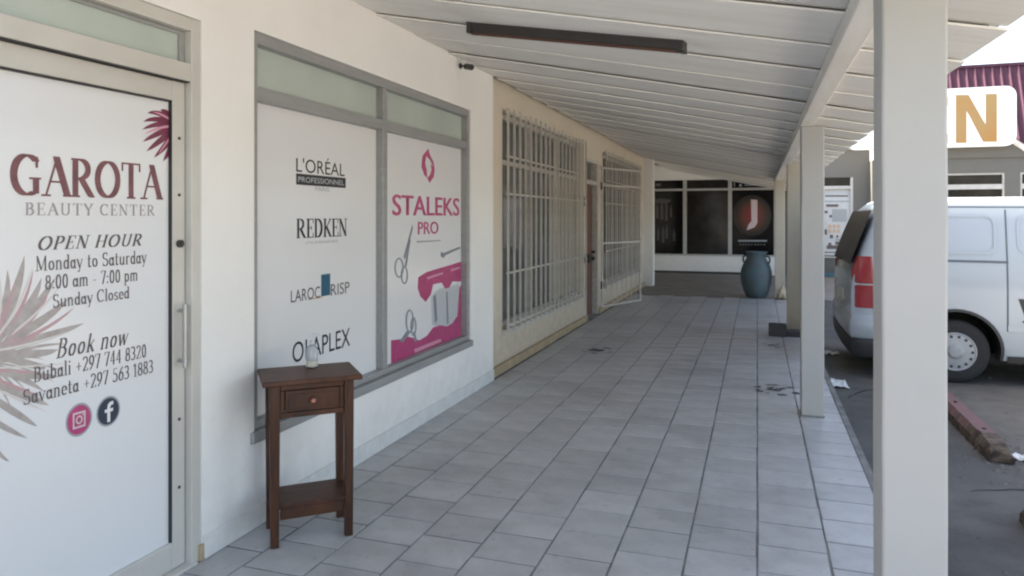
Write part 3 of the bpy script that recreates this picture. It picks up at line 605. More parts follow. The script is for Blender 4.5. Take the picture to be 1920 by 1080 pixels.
# ================================================================== BACK SHOP (end of the porch)
bk = thing('back_shop_building', (-1, YEND, 0), 'low white shop with black film windows closing the porch end', 'building')
KW = [(-4.2, -2.90), (-2.80, -1.97), (-1.86, -.76), (-.68, .42)]
bm = nb(); ya, yb = YEND, YEND + .22; ZS, ZW = .53, 2.60
box(bm, -7, .48, ya, yb, -.3, ZS); box(bm, -7, .48, ya, yb, ZW, 3.32); box(bm, -7, -4.2, ya, yb, ZS, ZW)
mk('wall', bm, M['white'], bk)
bm = nb(); box(bm, .48, 2.75, ya, yb, -.3, ZS); box(bm, .48, 2.75, ya, yb, ZW, 3.32); box(bm, .48, 1.55, ya, yb, ZS, ZW); box(bm, 2.36, 2.75, ya, yb, ZS, ZW)
mk('wall', bm, M['grey'], bk, label='grey painted wall bay around the poster window')
mk('base_band', bx(-7, .30, YEND - .012, YEND - .001, .0, .06), M['dark'], bk); mk('base_band', bx(.5, 2.75, YEND - .014, YEND - .001, .0, .10), M['tealp'], bk)
mk('parapet_cap', bx(-7, 2.78, YEND - .05, YEND + .3, 3.32, 3.38), M['frameW'], bk)
side = mk('side_wall', bx(-5.2, -5.0, B_END, YEND, -.3, WT), M['white'], bk)
kw = mk('shop_window', bx(-4.2, .48, YEND + .09, YEND + .10, ZS, ZW), M['blkg'], bk, label='row of black film-covered shop windows at the porch end')
def kf(nm, *a, m='frameW', bv=.004): return mk(nm, bx(*a), M[m], kw, bevel=bv)
kf('transom_bar', -4.2, .42, YEND + .02, YEND + .088, 2.30, 2.36)
for i, x in enumerate((-4.2, -2.90, -1.97, -.76)): kf('mullion', x, x + .10, YEND + .01, YEND + .088, ZS, ZW)
kf('mullion', .42, .48, YEND + .01, YEND + .088, ZS, ZW)
kf('window_sill', -4.2, .48, YEND - .03, YEND + .01, ZS - .035, ZS - .001)
Q = Plane('y', YEND + .088)
kf('film_pane', -2.80, -1.97, YEND + .088, YEND + .0895, ZS, 2.30, m='blk', bv=0); kf('film_pane', -.66, .42, YEND + .088, YEND + .0895, ZS, 2.30, m='blk', bv=0)
kf('film_pane', -2.80, -1.97, YEND + .088, YEND + .0895, 2.36, ZW, m='blk', bv=0); kf('film_pane', -.66, .42, YEND + .088, YEND + .0895, 2.36, ZW, m='blk', bv=0)
Q = Plane('y', YEND + .087)
cu, cv = Q.uv(1410, 404)
for i in range(9):
    t = i / 8; c_ = (.006 + .13 * min(1, t * 1.5) ** 1.2 + .10 * t ** 3, .006 + .045 * min(1, t * 1.6) * (1 - .75 * t), .006 + .016 * min(1, t * 1.5))
    bm = nb(); disc(bm, Q, cu, cv, .50 - .40 * t, .56 - .42 * t, .0004 + .0001 * i, 28); mk('poster_glow', bm, ink('glow_ink_' + 'abcdefghi'[i], c_), kw)
bm = nb(); pxpoly(bm, Q, [(1408, 374), (1420, 375), (1420, 418), (1415, 426), (1400, 432), (1403, 422), (1409, 414)], .0018); mk('poster_emblem', bm, I['rosew'], kw)
bm = nb(); pxpoly(bm, Q, [(1384, 450), (1438, 450), (1438, 453), (1384, 453)], .0008); mk('poster_line', bm, I['mgrey'], kw)
def qsans(txt, l, t, r, b, c, pl=None, nm='poster_lettering', par=None, **kwg):
    pl = pl or Q; u0, v1 = pl.uv(l, t); u1, v0 = pl.uv(r, b); sans(nm, txt, pl, u0, u1, v0, v1, I[c], par or kw, **kwg)
rr = random.Random(3)
bm = nb()
for i in range(9):
    l = 1386 + i * 5.6; pxpoly(bm, Q, [(l, 457), (l + rr.uniform(2, 5), 457), (l + rr.uniform(2, 5), 460), (l, 460)], .0008)
mk('poster_small_print', bm, I['smoke'], kw)
bm = nb(); pxpoly(bm, Q, [(1376, 341), (1378, 341), (1378, 350), (1376, 350)], .0008); pxpoly(bm, Q, [(1386, 345), (1391, 345), (1391, 350), (1386, 350)], .0009); pxpoly(bm, Q, [(1396, 346), (1416, 346), (1416, 348), (1396, 348)], .0010); mk('transom_lettering', bm, I['mgrey'], kw)
bm = nb(); pxpoly(bm, Q, [(1230, 344), (1239, 344), (1239, 349), (1230, 349)], .0008); mk('transom_lettering', bm, I['smoke'], kw)
bm = nb()   # dim bottles printed on the left film
for i, (l, t, b, wd) in enumerate(((1230, 380, 410, 5), (1238, 378, 412, 6), (1247, 376, 414, 5), (1256, 384, 408, 4), (1232, 426, 450, 4), (1241, 424, 455, 5), (1248, 420, 448, 4), (1262, 430, 452, 4))):
    pxpoly(bm, Q, [(l, b), (l, t + 8), (l + wd * .3, t + 4), (l + wd * .3, t), (l + wd * .7, t), (l + wd * .7, t + 4), (l + wd, t + 8), (l + wd, b)], .0008 + i * .00004)
mk('poster_bottles', bm, I['smoke2'], kw)
bm = nb(); pxpoly(bm, Q, [(1228, 374), (1240, 372), (1256, 374), (1258, 378), (1248, 382), (1230, 381)], .0006); mk('poster_highlight', bm, I['smoke2'], kw)
# window with the white poster, right of the porch
pw = mk('poster_window', bx(1.55, 2.36, YEND + .09, YEND + .10, ZS, ZW), M['blkg'], bk, label='narrow window with a white product poster')
for a in ((1.55, 1.60, ZS, ZW), (2.30, 2.36, ZS, ZW)): mk('window_frame', bx(a[0], a[1], YEND + .01, YEND + .088, a[2], a[3]), M['frameW'], pw)
mk('transom_bar', bx(1.60, 2.30, YEND + .012, YEND + .088, 2.30, 2.38), M['frameW'], pw)
mk('window_sill', bx(1.53, 2.38, YEND - .03, YEND + .009, ZS - .035, ZS - .001), M['frameW'], pw)
mk('poster', bx(1.60, 2.30, YEND + .086, YEND + .0885, ZS + .02, 2.30), mat('poster_paper', (.50, .52, .53), .4), pw)
Q2 = Plane('y', YEND + .0855); bm = nb(); rr = random.Random(5); k = .0004
for l, t, r, b in ((1547, 366, 1590, 369), (1549, 383, 1572, 388), (1546, 395, 1552, 400), (1555, 403, 1560, 408), (1574, 400, 1580, 406), (1546, 430, 1551, 440), (1556, 440, 1562, 447), (1568, 441, 1572, 446), (1550, 460, 1574, 467), (1546, 472, 1585, 474), (1553, 455, 1559, 460), (1566, 453, 1574, 459)):
    pxpoly(bm, Q2, [(l, t), (r, t), (r, b), (l, b)], k); k += .00004
mk('poster_lettering', bm, I['dgrey'], pw)
bm = nb()
for i in range(3):
    for j in range(2): l = 1553 + i * 8; t = 421 + j * 9; pxpoly(bm, Q2, [(l, t), (l + 6, t), (l + 6, t + 7), (l, t + 7)], k); k += .00004
mk('poster_products', bm, I['tan'], pw)
for l, t, r, b in ((1546, 376, 1592, 379), (1560, 392, 1588, 416), (1566, 448, 1588, 452)):
    bm = nb(); pxpoly(bm, Q2, [(l, t), (r, t), (r, b), (l, b)], k); k += .00004; mk('poster_panel', bm, I['mgrey'], pw)

# ================================================================== MAROON ROOFED SHOP
far = thing('maroon_roof_building', (6, YEND, 0), 'grey shop with maroon ribbed roof behind the van', 'building')
XF0, XF1 = 2.75, 12.0
FW = [(4.35, 5.63), (5.95, 7.2), (8.0, 9.2)]
bm = nb(); x = XF0
for a, b in FW: box(bm, x, a, ya - .4, yb, -.3, 3.0); box(bm, a, b, ya - .4, yb, -.3, .9); box(bm, a, b, ya - .4, yb, 2.63, 3.0); x = b
box(bm, x, XF1, ya - .4, yb, -.3, 3.0)
mk('wall', bm, M['grey'], far)
for a, b in FW:
    fw = mk('window', bx(a + .04, b - .04, YEND - .32, YEND - .31, .94, 2.59), M['blkg'], far)
    for q in ((a, a + .04, .9, 2.63), (b - .04, b, .9, 2.63)): mk('window_frame', bx(q[0], q[1], YEND - .38, YEND - .30, q[2], q[3]), M['frameW'], fw)
    for z in (.9, 2.24, 2.59): mk('window_frame', bx(a + .04, b - .04, YEND - .379, YEND - .301, z, z + (.04 if z != 2.24 else .12)), M['frameW'], fw)
# front gable
GX, GZ, GS = 4.85, 4.05, .80
bm = nb(); yg = YEND - .45
prism(bm, [Vector((GX - 1.35, yg, 3.0)), Vector((GX + 1.35, yg, 3.0)), Vector((GX, yg, GZ))], (0, .4, 0)); mk('gable', bm, M['grey'], far)
for s in (-1, 1):
    bm = nb(); e = Vector((GX + s * 1.75, yg - .06, GZ - GS * 1.75)); t = Vector((GX, yg - .06, GZ + .0))
    up = Vector((0, 0, .15)); prism(bm, [e, t, t + up, e + up], (0, .10, 0)); mk('rake_board', bm, M['beam'], far)
    bm = nb(); e2 = e + Vector((0, 0, .152)); t2 = t + Vector((0, 0, .152)); prism(bm, [e2, t2, t2 + Vector((0, 0, .03)), e2 + Vector((0, 0, .03))], (0, 1.6, 0)); mk('gable_roof', bm, M['maroon'], far)
# mansard roof with standing ribs
rb, rt = Vector((0, YEND - .15, 3.0)), Vector((0, YEND + .75, 5.42))
bm = nb(); prism(bm, [Vector((2.95, rb.y, rb.z)), Vector((2.95, rt.y, rt.z)), Vector((2.95, rt.y + .5, rt.z - .3)), Vector((2.95, rb.y + .6, rb.z))], (9.4, 0, 0)); roof = mk('roof', bm, M['maroon'], far)
sl_ = (rt - rb).normalized(); nrm = Vector((0, -sl_.z, sl_.y))
bm = nb(); prism(bm, [Vector((-.022, 0, 0)) , Vector((.022, 0, 0)), Vector((.012, 0, 0)) + nrm * .04, Vector((-.012, 0, 0)) + nrm * .04], (rt - rb)); rib_me = bpy.data.meshes.new('roof_rib'); bmesh.ops.recalc_face_normals(bm, faces=bm.faces); bm.to_mesh(rib_me); bm.free(); rib_me.materials.append(M['maroon'])
x = 3.0
while x < 12.3: inst('roof_rib', rib_me, (x, rb.y, rb.z), roof); x += .19
mk('ridge_cap', bx(2.93, 12.4, rt.y - .05, rt.y + .3, rt.z - .02, rt.z + .05), M['maroon'], roof)
bm = nb(); cyl(bm, (2.86, YEND - .46, 0), (2.86, YEND - .46, 2.7), .045, n=12); mk('drainpipe', bm, M['frameW'], far)
# sign
ys = YEND - .72; QS = Plane('y', ys)
x0, z0 = onY(1588, 276, ys); x1, z1 = onY(1906, 160, ys); z0 = onY(1780, 276, ys)[1]
sg = thing('shop_sign', ((x0 + x1) / 2, ys, z0), 'white rounded shop sign with gold capital N under the maroon roof', 'sign')
r = .22; pts = []
for cx, cz, a0 in ((x1 - r, z1 - r, 0), (x0 + r, z1 - r, 90), (x0 + r, z0 + r, 180), (x1 - r, z0 + r, 270)):
    pts += [Vector((cx + r * math.cos(R(a0 + 15 * i)), ys, cz + r * math.sin(R(a0 + 15 * i)))) for i in range(7)]
bm = nb(); prism(bm, pts, (0, .2, 0)); mk('sign_box', bm, M['signw'], sg)
def letter(polys):
    bm = nb()
    for i, p in enumerate(polys): prism(bm, [Vector((QS.uv(*q)[0], ys - .001 - i * .0005, QS.uv(*q)[1])) for q in p], (0, -.012, 0))
    mk('sign_letter', bm, M['gold'], sg)
letter([[(1792, 178), (1812, 178), (1812, 268), (1792, 268)], [(1848, 176), (1869, 176), (1869, 266), (1848, 266)], [(1811, 178), (1816, 178), (1849, 236), (1849, 266), (1843, 266), (1811, 205)]])
letter([[(1698, 182), (1720, 182), (1720, 270), (1698, 270)], [(1719.5, 182), (1777, 181), (1777, 199), (1719.5, 200)], [(1719.5, 217), (1768, 217), (1768, 233), (1719.5, 234)], [(1719.5, 252), (1777, 251), (1777, 269), (1719.5, 270)]])
for x in (x0 + .4, x1 - .4): mk('sign_bracket', bx(x - .03, x + .03, ys + .2, YEND - .3, z0 + .1, z0 + .16), M['dark'], sg)

# ================================================================== PORCH ROOF
def cz(x): return 2.885 - .2037 * (x - XW)
XE = .86; YP0 = 1.30      # the porch roof begins between the camera and the first post
pr = thing('porch_roof', (-.8, 8, 2.4), 'white lapped-board sloping porch roof over the tiled walkway', 'porch roof')
sa = math.atan(-.2037); L0 = (XE - XW - .004) / math.cos(sa)
PW_ = .58
bm = nb(); box(bm, 0, L0, 0, PW_ + .04, 0, .009)
pm = bpy.data.meshes.new('ceiling_board'); bmesh.ops.recalc_face_normals(bm, faces=bm.faces); bm.to_mesh(pm); bm.free(); pm.materials.append(M['plank'])
y = YP0
while y < YEND - .1:
    yy = min(y, YEND - PW_ - .06)
    inst('ceiling_board', pm, (XW + .004, yy, cz(XW) + random.uniform(-.003, .003)), pr, (R(1.55) + random.uniform(-.004, .004), -sa, random.uniform(-.002, .002))); y += PW_
for nm, xr, xl, y0 in (('roof_sheet', XE + .03, XW - .1, YP0 - .02), ('shop_roof_sheet', XW - .1, -9, -5.2)):
    bm = nb(); prism(bm, [Vector((xr, y0, cz(xr) + .075)), Vector((xl, y0, cz(xl) + .075)), Vector((xl, y0, cz(xl) + .105)), Vector((xr, y0, cz(xr) + .105))], (0, YEND - y0 - .002, 0)); mk(nm, bm, M['sheet'], pr)
mk('beam', bx(.315, .415, YP0, 15.6, 2.262, cz(.415) + .02), M['beam'], pr, bevel=.006)
mk('eave_strip', bx(XE - .03, XE - .002, YP0, YEND - .01, cz(XE) + .052, cz(XE) + .078), M['beam'], pr)

# strip light on the ceiling
lx0, ly0, lx1, ly1 = -1.69, 4.17, -.375, 3.92
st = thing('strip_light', ((lx0 + lx1) / 2, (ly0 + ly1) / 2, 2.4), 'long dark unlit strip light fixed across the porch ceiling', 'ceiling light')
def strip(a, b, w0, hh, dz, nm, m):
    p0 = Vector((lx0, ly0, cz(lx0) - dz)); p1 = Vector((lx1, ly1, cz(lx1) - dz)); d = p1 - p0; A = p0 + d * a; B = p0 + d * b
    s_ = Vector((-d.y, d.x, 0)).normalized() * w0; bm = nb()
    prism(bm, [A - s_, A + s_, A + s_ + Vector((0, 0, hh)), A - s_ + Vector((0, 0, hh))], B - A); mk(nm, bm, M[m], st)
strip(.0, 1, .035, .06, .04, 'housing', 'dark'); strip(-.008, .02, .04, .07, .05, 'end_cap', 'dark'); strip(.98, 1.008, .04, .07, .05, 'end_cap', 'dark'); strip(.02, .98, .012, .012, .053, 'tube_holder', 'brown')
# small black camera on the wall
yc, zc = onX(862, 104, XW); zc = 2.83
sc_ = thing('security_camera', (XW, yc, zc), 'tiny black security camera high on the white wall', 'camera')
bm = nb(); cyl(bm, (XW, yc, zc), (XW + .015, yc, zc), .022, n=14); mk('mount', bm, M['dark'], sc_)
bm = nb(); cyl(bm, (XW + .015, yc, zc), (XW + .07, yc - .02, zc - .005), .007, n=10); mk('arm', bm, M['dark'], sc_)
bm = nb(); cyl(bm, (XW + .05, yc + .02, zc - .002), (XW + .13, yc - .06, zc - .03), .026, n=16); cm_ = mk('camera_body', bm, M['dark'], sc_)
bm = nb(); cyl(bm, (XW + .13, yc - .06, zc - .03), (XW + .138, yc - .068, zc - .033), .018, n=14); mk('lens', bm, M['glass'], cm_)

# ================================================================== POSTS
def post(x0, y0, w_, m, label):
    p = thing('porch_post', (x0 + w_ / 2, y0 + w_ / 2, 0), label, 'post', 'porch posts along the walkway edge')
    bm = nb(); nz_ = 10; top = 2.261 if w_ > .11 else 2.26
    rings = []; rr = random.Random(int(y0 * 10))
    for i in range(nz_ + 1):
        z = top * i / nz_; j = lambda: rr.uniform(-.0015, .0015)
        rings.append([bm.verts.new((x0 + a * w_ + j(), y0 + b * w_ + j(), z)) for a, b in ((0, 0), (1, 0), (1, 1), (0, 1))])
    for a, b in zip(rings, rings[1:]):
        for i in range(4): bm.faces.new((a[i], a[(i + 1) % 4], b[(i + 1) % 4], b[i]))
    bm.faces.new(rings[0][::-1]); bm.faces.new(rings[-1]); mk('shaft', bm, m, p, bevel=.008)
    mk('base_mortar', bx(x0 - .004, x0 + w_ + .004, y0 - .004, y0 + w_ + .004, .0012, .012), M['kerb'], p, bevel=.003)
    return p
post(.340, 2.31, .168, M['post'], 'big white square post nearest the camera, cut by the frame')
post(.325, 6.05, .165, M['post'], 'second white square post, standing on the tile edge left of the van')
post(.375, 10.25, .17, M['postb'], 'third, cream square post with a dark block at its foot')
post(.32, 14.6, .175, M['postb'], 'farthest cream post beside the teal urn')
# dark block by third post
bl = thing('concrete_block', (.23, 10.1, 0), 'dark grey concrete block against the third post', 'block')
bm = nb(); box(bm, .14, .36, 9.98, 10.14, .001, .16); mk('block_body', bm, M['kerb'] if 0 else mat('dark_block', (.075, .075, .078), .9, bump=.6, bscale=50, scale=12), bl, bevel=.008)
bm = nb(); box(bm, .362, .56, 10.02, 10.24, .001, .07); mk('footing', bm, MATS['dark_block'], bl, bevel=.008)
for i in range(2): mk('block_hole', bx(.17 + i * .09, .24 + i * .09, 10.02, 10.10, .1602, .162), M['wellm'], bl)

# ================================================================== URN AND BAG
ux, uy = onZ(1418, 557)
urn = thing('clay_urn', (ux, uy, 0), 'tall teal glazed clay urn standing at the far end of the walkway', 'urn')
bm = nb(); prof = [(.17, .0), (.19, .02), (.235, .12), (.275, .25), (.295, .38), (.29, .50), (.26, .61), (.215, .70), (.185, .755), (.175, .80), (.185, .845), (.21, .87), (.215, .885), (.19, .89), (.165, .87), (.15, .80), (.14, .74)]
lathe(bm, [(r_, z_ + .001) for r_, z_ in prof], (ux, uy, 0), 40); mk('body', bm, M['teal'], urn, smooth=True)
for s in (-1, 1):
    bm = nb(); prev = None; a0 = R(-20) if s > 0 else R(160)
    pts = [(.19, .80), (.24, .80), (.265, .75), (.255, .69), (.235, .655)]
    for (r0_, z0_), (r1_, z1_) in zip(pts, pts[1:]): cyl(bm, (ux + r0_ * math.cos(a0), uy + r0_ * math.sin(a0), z0_), (ux + r1_ * math.cos(a0), uy + r1_ * math.sin(a0), z1_), .018, n=10)
    mk('handle', bm, M['teal'], urn, smooth=True)
bm = nb(); bmesh.ops.create_icosphere(bm, subdivisions=3, radius=1); rr = random.Random(9)
from mathutils import noise
gx, gy = onZ(1464, 560)
for v in bm.verts:
    n_ = 1 + .45 * noise.noise(v.co * 1.9 + Vector((3, 1, 0))) + .28 * noise.noise(v.co * 4.5); fl = 1 + .45 * max(0, -v.co.z); v.co = Vector((gx + v.co.x * .085 * n_ * fl, gy - .05 + v.co.y * .08 * n_ * fl, max(.002, .10 + v.co.z * .15 * n_ + .05 * noise.noise(v.co * 3))))
mk('crumpled_bag', bm, M['beige'], smooth=True, label='small crumpled beige bag at the foot of the farthest post', cat='bag')

# ================================================================== CONSOLE TABLE AND BOTTLE
TA = R(42); tc = Vector((-2.098, 3.045, 0))
tb = thing('console_table', tc, 'small dark brown wooden side table with one drawer', 'table'); tb.rotation_euler.z = TA
def tbox(nm, x0, x1, y0, y1, z0, z1, m='wood', bv=.004, par=None):
    bm = nb(); box(bm, x0, x1, y0, y1, z0, z1); me = bpy.data.meshes.new(nm); bmesh.ops.recalc_face_normals(bm, faces=bm.faces); bm.to_mesh(me); bm.free(); me.materials.append(M[m])
    o = bpy.data.objects.new(nm, me); link(o, par or tb)
    if bv: b = o.modifiers.new('bevel', 'BEVEL'); b.width = bv; b.segments = 2
    return o
tw, td = .195, .140
tbox('tabletop', -tw - .035, tw + .035, -td - .035, td + .03, .765, .79, bv=.006)
for sx in (-1, 1):
    for sy in (-1, 1):
        bm = nb(); cx_, cy_ = sx * (tw - .023), sy * (td - .023)
        rings = []
        for z, h_ in ((.001, .019), (.5, .022), (.764, .023)): rings.append([bm.verts.new((cx_ + a * h_, cy_ + b * h_, z)) for a, b in ((-1, -1), (1, -1), (1, 1), (-1, 1))])
        for a, b in zip(rings, rings[1:]):
            for i in range(4): bm.faces.new((a[i], a[(i + 1) % 4], b[(i + 1) % 4], b[i]))
        bm.faces.new(rings[0][::-1]); bm.faces.new(rings[-1]); me = bpy.data.meshes.new('leg'); bm.to_mesh(me); bm.free(); me.materials.append(M['wood2'])
        o = bpy.data.objects.new('leg', me); link(o, tb); b = o.modifiers.new('bevel', 'BEVEL'); b.width = .003; b.segments = 2
li, ld = tw - .047, td - .047
tbox('apron', -li, li, -td + .006, -td + .022, .605, .630); tbox('apron', -li, li, -td + .006, -td + .022, .735, .764)
tbox('apron', -li, li, td - .03, td - .012, .605, .764); tbox('apron', -tw + .008, -tw + .026, -ld, ld, .605, .764); tbox('apron', tw - .026, tw - .008, -ld, ld, .605, .764)
tbox('apron', -li, -li + .02, -td + .008, -td + .024, .631, .734); tbox('apron', li - .02, li, -td + .008, -td + .024, .631, .734)
dw = tbox('drawer', -li + .022, li - .022, -td + .004, -td + .05, .632, .733)
tbox('drawer_panel', -li + .04, li - .04, -td - .001, -td + .003, .650, .716, par=dw, bv=.002)
bm = nb(); lathe(bm, [(.006, 0), (.006, -.012), (.012, -.016), (.014, -.022), (.009, -.028)], (0, -td - .001, .684), 14, axis='y'); me = bpy.data.meshes.new('knob'); bmesh.ops.recalc_face_normals(bm, faces=bm.faces); bm.to_mesh(me); bm.free(); me.materials.append(mat('copper_knob', (.36, .16, .12), .3, metal=.6)); link(bpy.data.objects.new('knob', me), dw)
tbox('shelf', -tw + .012, tw - .012, -td + .012, td - .012, .175, .197, bv=.003); tbox('shelf_rail', -li, li, -td + .012, -td + .028, .125, .1745); tbox('shelf_rail', -tw + .012, -tw + .028, -ld, ld, .125, .1745); tbox('shelf_rail', tw - .028, tw - .012, -ld, ld, .125, .1745)
# bottle
bx_, by_ = onZ(585, 688, .79); bz = .7905
bo = thing('pump_bottle', (bx_, by_, bz), 'small clear pump bottle standing on the side table', 'bottle')
M['clear'] = mat('clear_plastic', (.72, .75, .77), .12, var=.05); M['pumpw'] = mat('white_pump_plastic', (.55, .57, .6), .4)
MATS['clear_plastic'].node_tree.nodes['Principled BSDF'].inputs['Transmission Weight'].default_value = .75
bm = nb(); lathe(bm, [(.026, 0), (.029, .004), (.029, .088), (.024, .104), (.012, .114), (.011, .122)], (bx_, by_, bz), 24); mk('bottle_body', bm, M['clear'], bo, smooth=True)
bm = nb(); lathe(bm, [(.0295, .004), (.0298, .006), (.0298, .030), (.0295, .032)], (bx_, by_, bz), 24); mk('label_band', bm, M['beige'] if 0 else mat('cream_label', (.60, .56, .47), .5), bo, smooth=True)
bm = nb(); lathe(bm, [(.014, .116), (.014, .134), (.005, .136), (.005, .160), (.011, .161), (.011, .170)], (bx_, by_, bz), 16); pu = mk('pump', bm, M['pumpw'], bo)
bm = nb(); cyl(bm, (bx_, by_, bz + .166), (bx_ + .03, by_ + .02, bz + .162), .004, n=8); mk('nozzle', bm, M['pumpw'], pu)

# ================================================================== VAN
VX, VY = .97, 9.36            # rear face x, centre line y
van = thing('white_van', (VX + 2.5, VY, ZG), 'white windowless panel van parked with its rear to the walkway', 'van')
VL = 5.05; HW = .95
def zt(x):      # roof height along the length (x from rear)
    P_ = [(-.02, 1.05), (.0, 1.16), (.10, 1.45), (.24, 1.80), (.36, 1.90), (.7, 1.925), (2.6, 1.925), (3.2, 1.88), (3.45, 1.78), (4.1, 1.20), (4.3, 1.10), (4.9, .98), (5.03, .75), (5.05, .60)]
    for (a, b), (c, d) in zip(P_, P_[1:]):
        if x <= c: t = max(0, (x - a) / (c - a)); return b + (d - b) * t
    return P_[-1][1]
def hw(x): return HW * (1 - .055 * max(0, 1 - x / .25) ** 2 - .12 * max(0, (x - 4.3) / .75) ** 2)
def sidey(x, z):            # half width at height z
    w_ = hw(x)
    if z > .95: w_ -= .11 * ((z - .95) / .95) ** 1.5
    if z < .45: w_ -= .05 * ((.45 - z) / .25) ** 1.5
    return w_
bm = nb(); st_x = [-.02, .0, .05, .10, .17, .24, .30, .36, .5, .7, 1.0, 1.5, 2.0, 2.5, 2.9, 3.2, 3.35, 3.45, 3.7, 3.95, 4.1, 4.3, 4.6, 4.8, 4.9, 5.0, 5.03, 5.05]
rings = []
for x in st_x:
    zb, zT = .26, zt(x); ring = []
    zs = [zb, .32, .45, .6, .75, .95]; zs = [z for z in zs if z < zT - .12]
    zs = [zb + (zT - .10 - zb) * i / 11 for i in range(12)]
    for z in zs: ring.append((sidey(x, z), z))
    yt = sidey(x, zT - .10)
    for a in (25, 50, 75): ring.append((yt - .12 * (1 - math.cos(R(a))), zT - .10 + .085 * math.sin(R(a))))
    ring.append((yt * .5, zT - .006)); ring.append((0, zT))
    full = ring + [(-y_, z_) for y_, z_ in ring[-2::-1]]
    rings.append([bm.verts.new((VX + x, VY + y_, ZG + z_)) for y_, z_ in full])
for a, b in zip(rings, rings[1:]):
    for i in range(len(a) - 1): bm.faces.new((a[i], b[i], b[i + 1], a[i + 1]))
    bm.faces.new((a[-1], b[-1], b[0], a[0]))
bm.faces.new(rings[0]); bm.faces.new(rings[-1][::-1])
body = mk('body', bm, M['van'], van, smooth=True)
WX = [.95, 3.95]; WR = .325
cut = nb()
for x in WX: cyl(cut, (VX + x, VY - 1.3, ZG + WR + .02), (VX + x, VY + 1.3, ZG + WR + .02), .405, n=40)
bmesh.ops.recalc_face_normals(cut, faces=cut.faces)
cm = bpy.data.meshes.new('cut'); cut.to_mesh(cm); cut.free(); co = bpy.data.objects.new('cut', cm); COL.objects.link(co)
bo_ = body.modifiers.new('b', 'BOOLEAN'); bo_.operation = 'DIFFERENCE'; bo_.object = co; bo_.solver = 'EXACT'
bpy.context.view_layer.update()
me2 = bpy.data.meshes.new_from_object(body.evaluated_get(bpy.context.evaluated_depsgraph_get()))
body.modifiers.clear(); body.data = me2; bpy.data.objects.remove(co)
try:
    me2.set_sharp_from_angle(angle=R(42))
except Exception: pass
def strip_on_side(nm, pts, wd, m, off=.003, sides=(-1, 1), par=None):
    for s in sides:
        bm = nb(); L = []
        for i, (x, z) in enumerate(pts):
            a = pts[max(0, i - 1)]; b = pts[min(len(pts) - 1, i + 1)]; dx, dz = b[0] - a[0], b[1] - a[1]; ln = math.hypot(dx, dz) or 1
            q = []
            for t in (-1, 1):
                xx, zz = x - dz / ln * wd * .5 * t, z + dx / ln * wd * .5 * t
                q.append(bm.verts.new((VX + xx, VY + s * (sidey(xx, zz) + off), ZG + zz)))
            L.append(q)
        for a, b in zip(L, L[1:]): bm.faces.new((a[0], b[0], b[1], a[1]))
        mk(nm, bm, m, par or body, smooth=True)
def lin(a, b, n=10): return [(a[0] + (b[0] - a[0]) * i / n, a[1] + (b[1] - a[1]) * i / n) for i in range(n + 1)]
strip_on_side('panel_seam', lin((1.40, 1.78), (1.40, .56)), .014, M['seam']); strip_on_side('panel_seam', lin((2.60, 1.76), (2.60, .34)), .012, M['seam']); strip_on_side('panel_seam', lin((3.9, 1.15), (3.9, .76)), .010, M['seam'])
strip_on_side('door_rail', lin((.40, 1.262), (1.41, 1.252)), .024, M['seam']); strip_on_side('roof_gutter', lin((.40, 1.815), (3.2, 1.79)), .014, M['seam'], .004)
def rrect(x0, x1, z0, z1, r_):
    o = []
    for cx_, cz_, a0 in ((x1 - r_, z1 - r_, 0), (x0 + r_, z1 - r_, 90), (x0 + r_, z0 + r_, 180), (x1 - r_, z0 + r_, 270)): o += [(cx_ + r_ * math.cos(R(a0 + 15 * i)), cz_ + r_ * math.sin(R(a0 + 15 * i))) for i in range(7)]
    return o + [o[0]]
def surf(nm, pts, m, off=.004, sides=(-1, 1), par=None):
    for s in sides:
        bm = nb(); bm.faces.new([bm.verts.new((VX + x, VY + s * (sidey(x, z) + off), ZG + z)) for x, z in pts]); bmesh.ops.triangulate(bm, faces=bm.faces); mk(nm, bm, m, par or van)
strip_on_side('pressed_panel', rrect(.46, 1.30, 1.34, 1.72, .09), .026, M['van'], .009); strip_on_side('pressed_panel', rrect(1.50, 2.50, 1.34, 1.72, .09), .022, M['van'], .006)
surf('side_window', [(3.02, 1.16), (3.02, 1.68), (3.30, 1.66), (3.62, 1.42), (3.86, 1.16)], M['glass'])
surf('door_handle', rrect(1.70, 1.90, 1.02, 1.07, .02)[:-1], M['trim'], .012)
surf('rub_strip', [(1.40, .56), (3.45, .56), (3.45, .62), (1.40, .62)], M['van'], .008)
surf('side_mark', [(1.49, .89), (1.54, .89), (1.59, .70), (1.55, .70)], M['trim'], .005); surf('side_mark', [(1.67, .87), (1.71, .87), (1.615, .70), (1.575, .70)], M['trim'], .006); surf('side_mark', [(1.52, .655), (1.62, .655), (1.63, .675), (1.53, .675)], M['trim'], .0065)
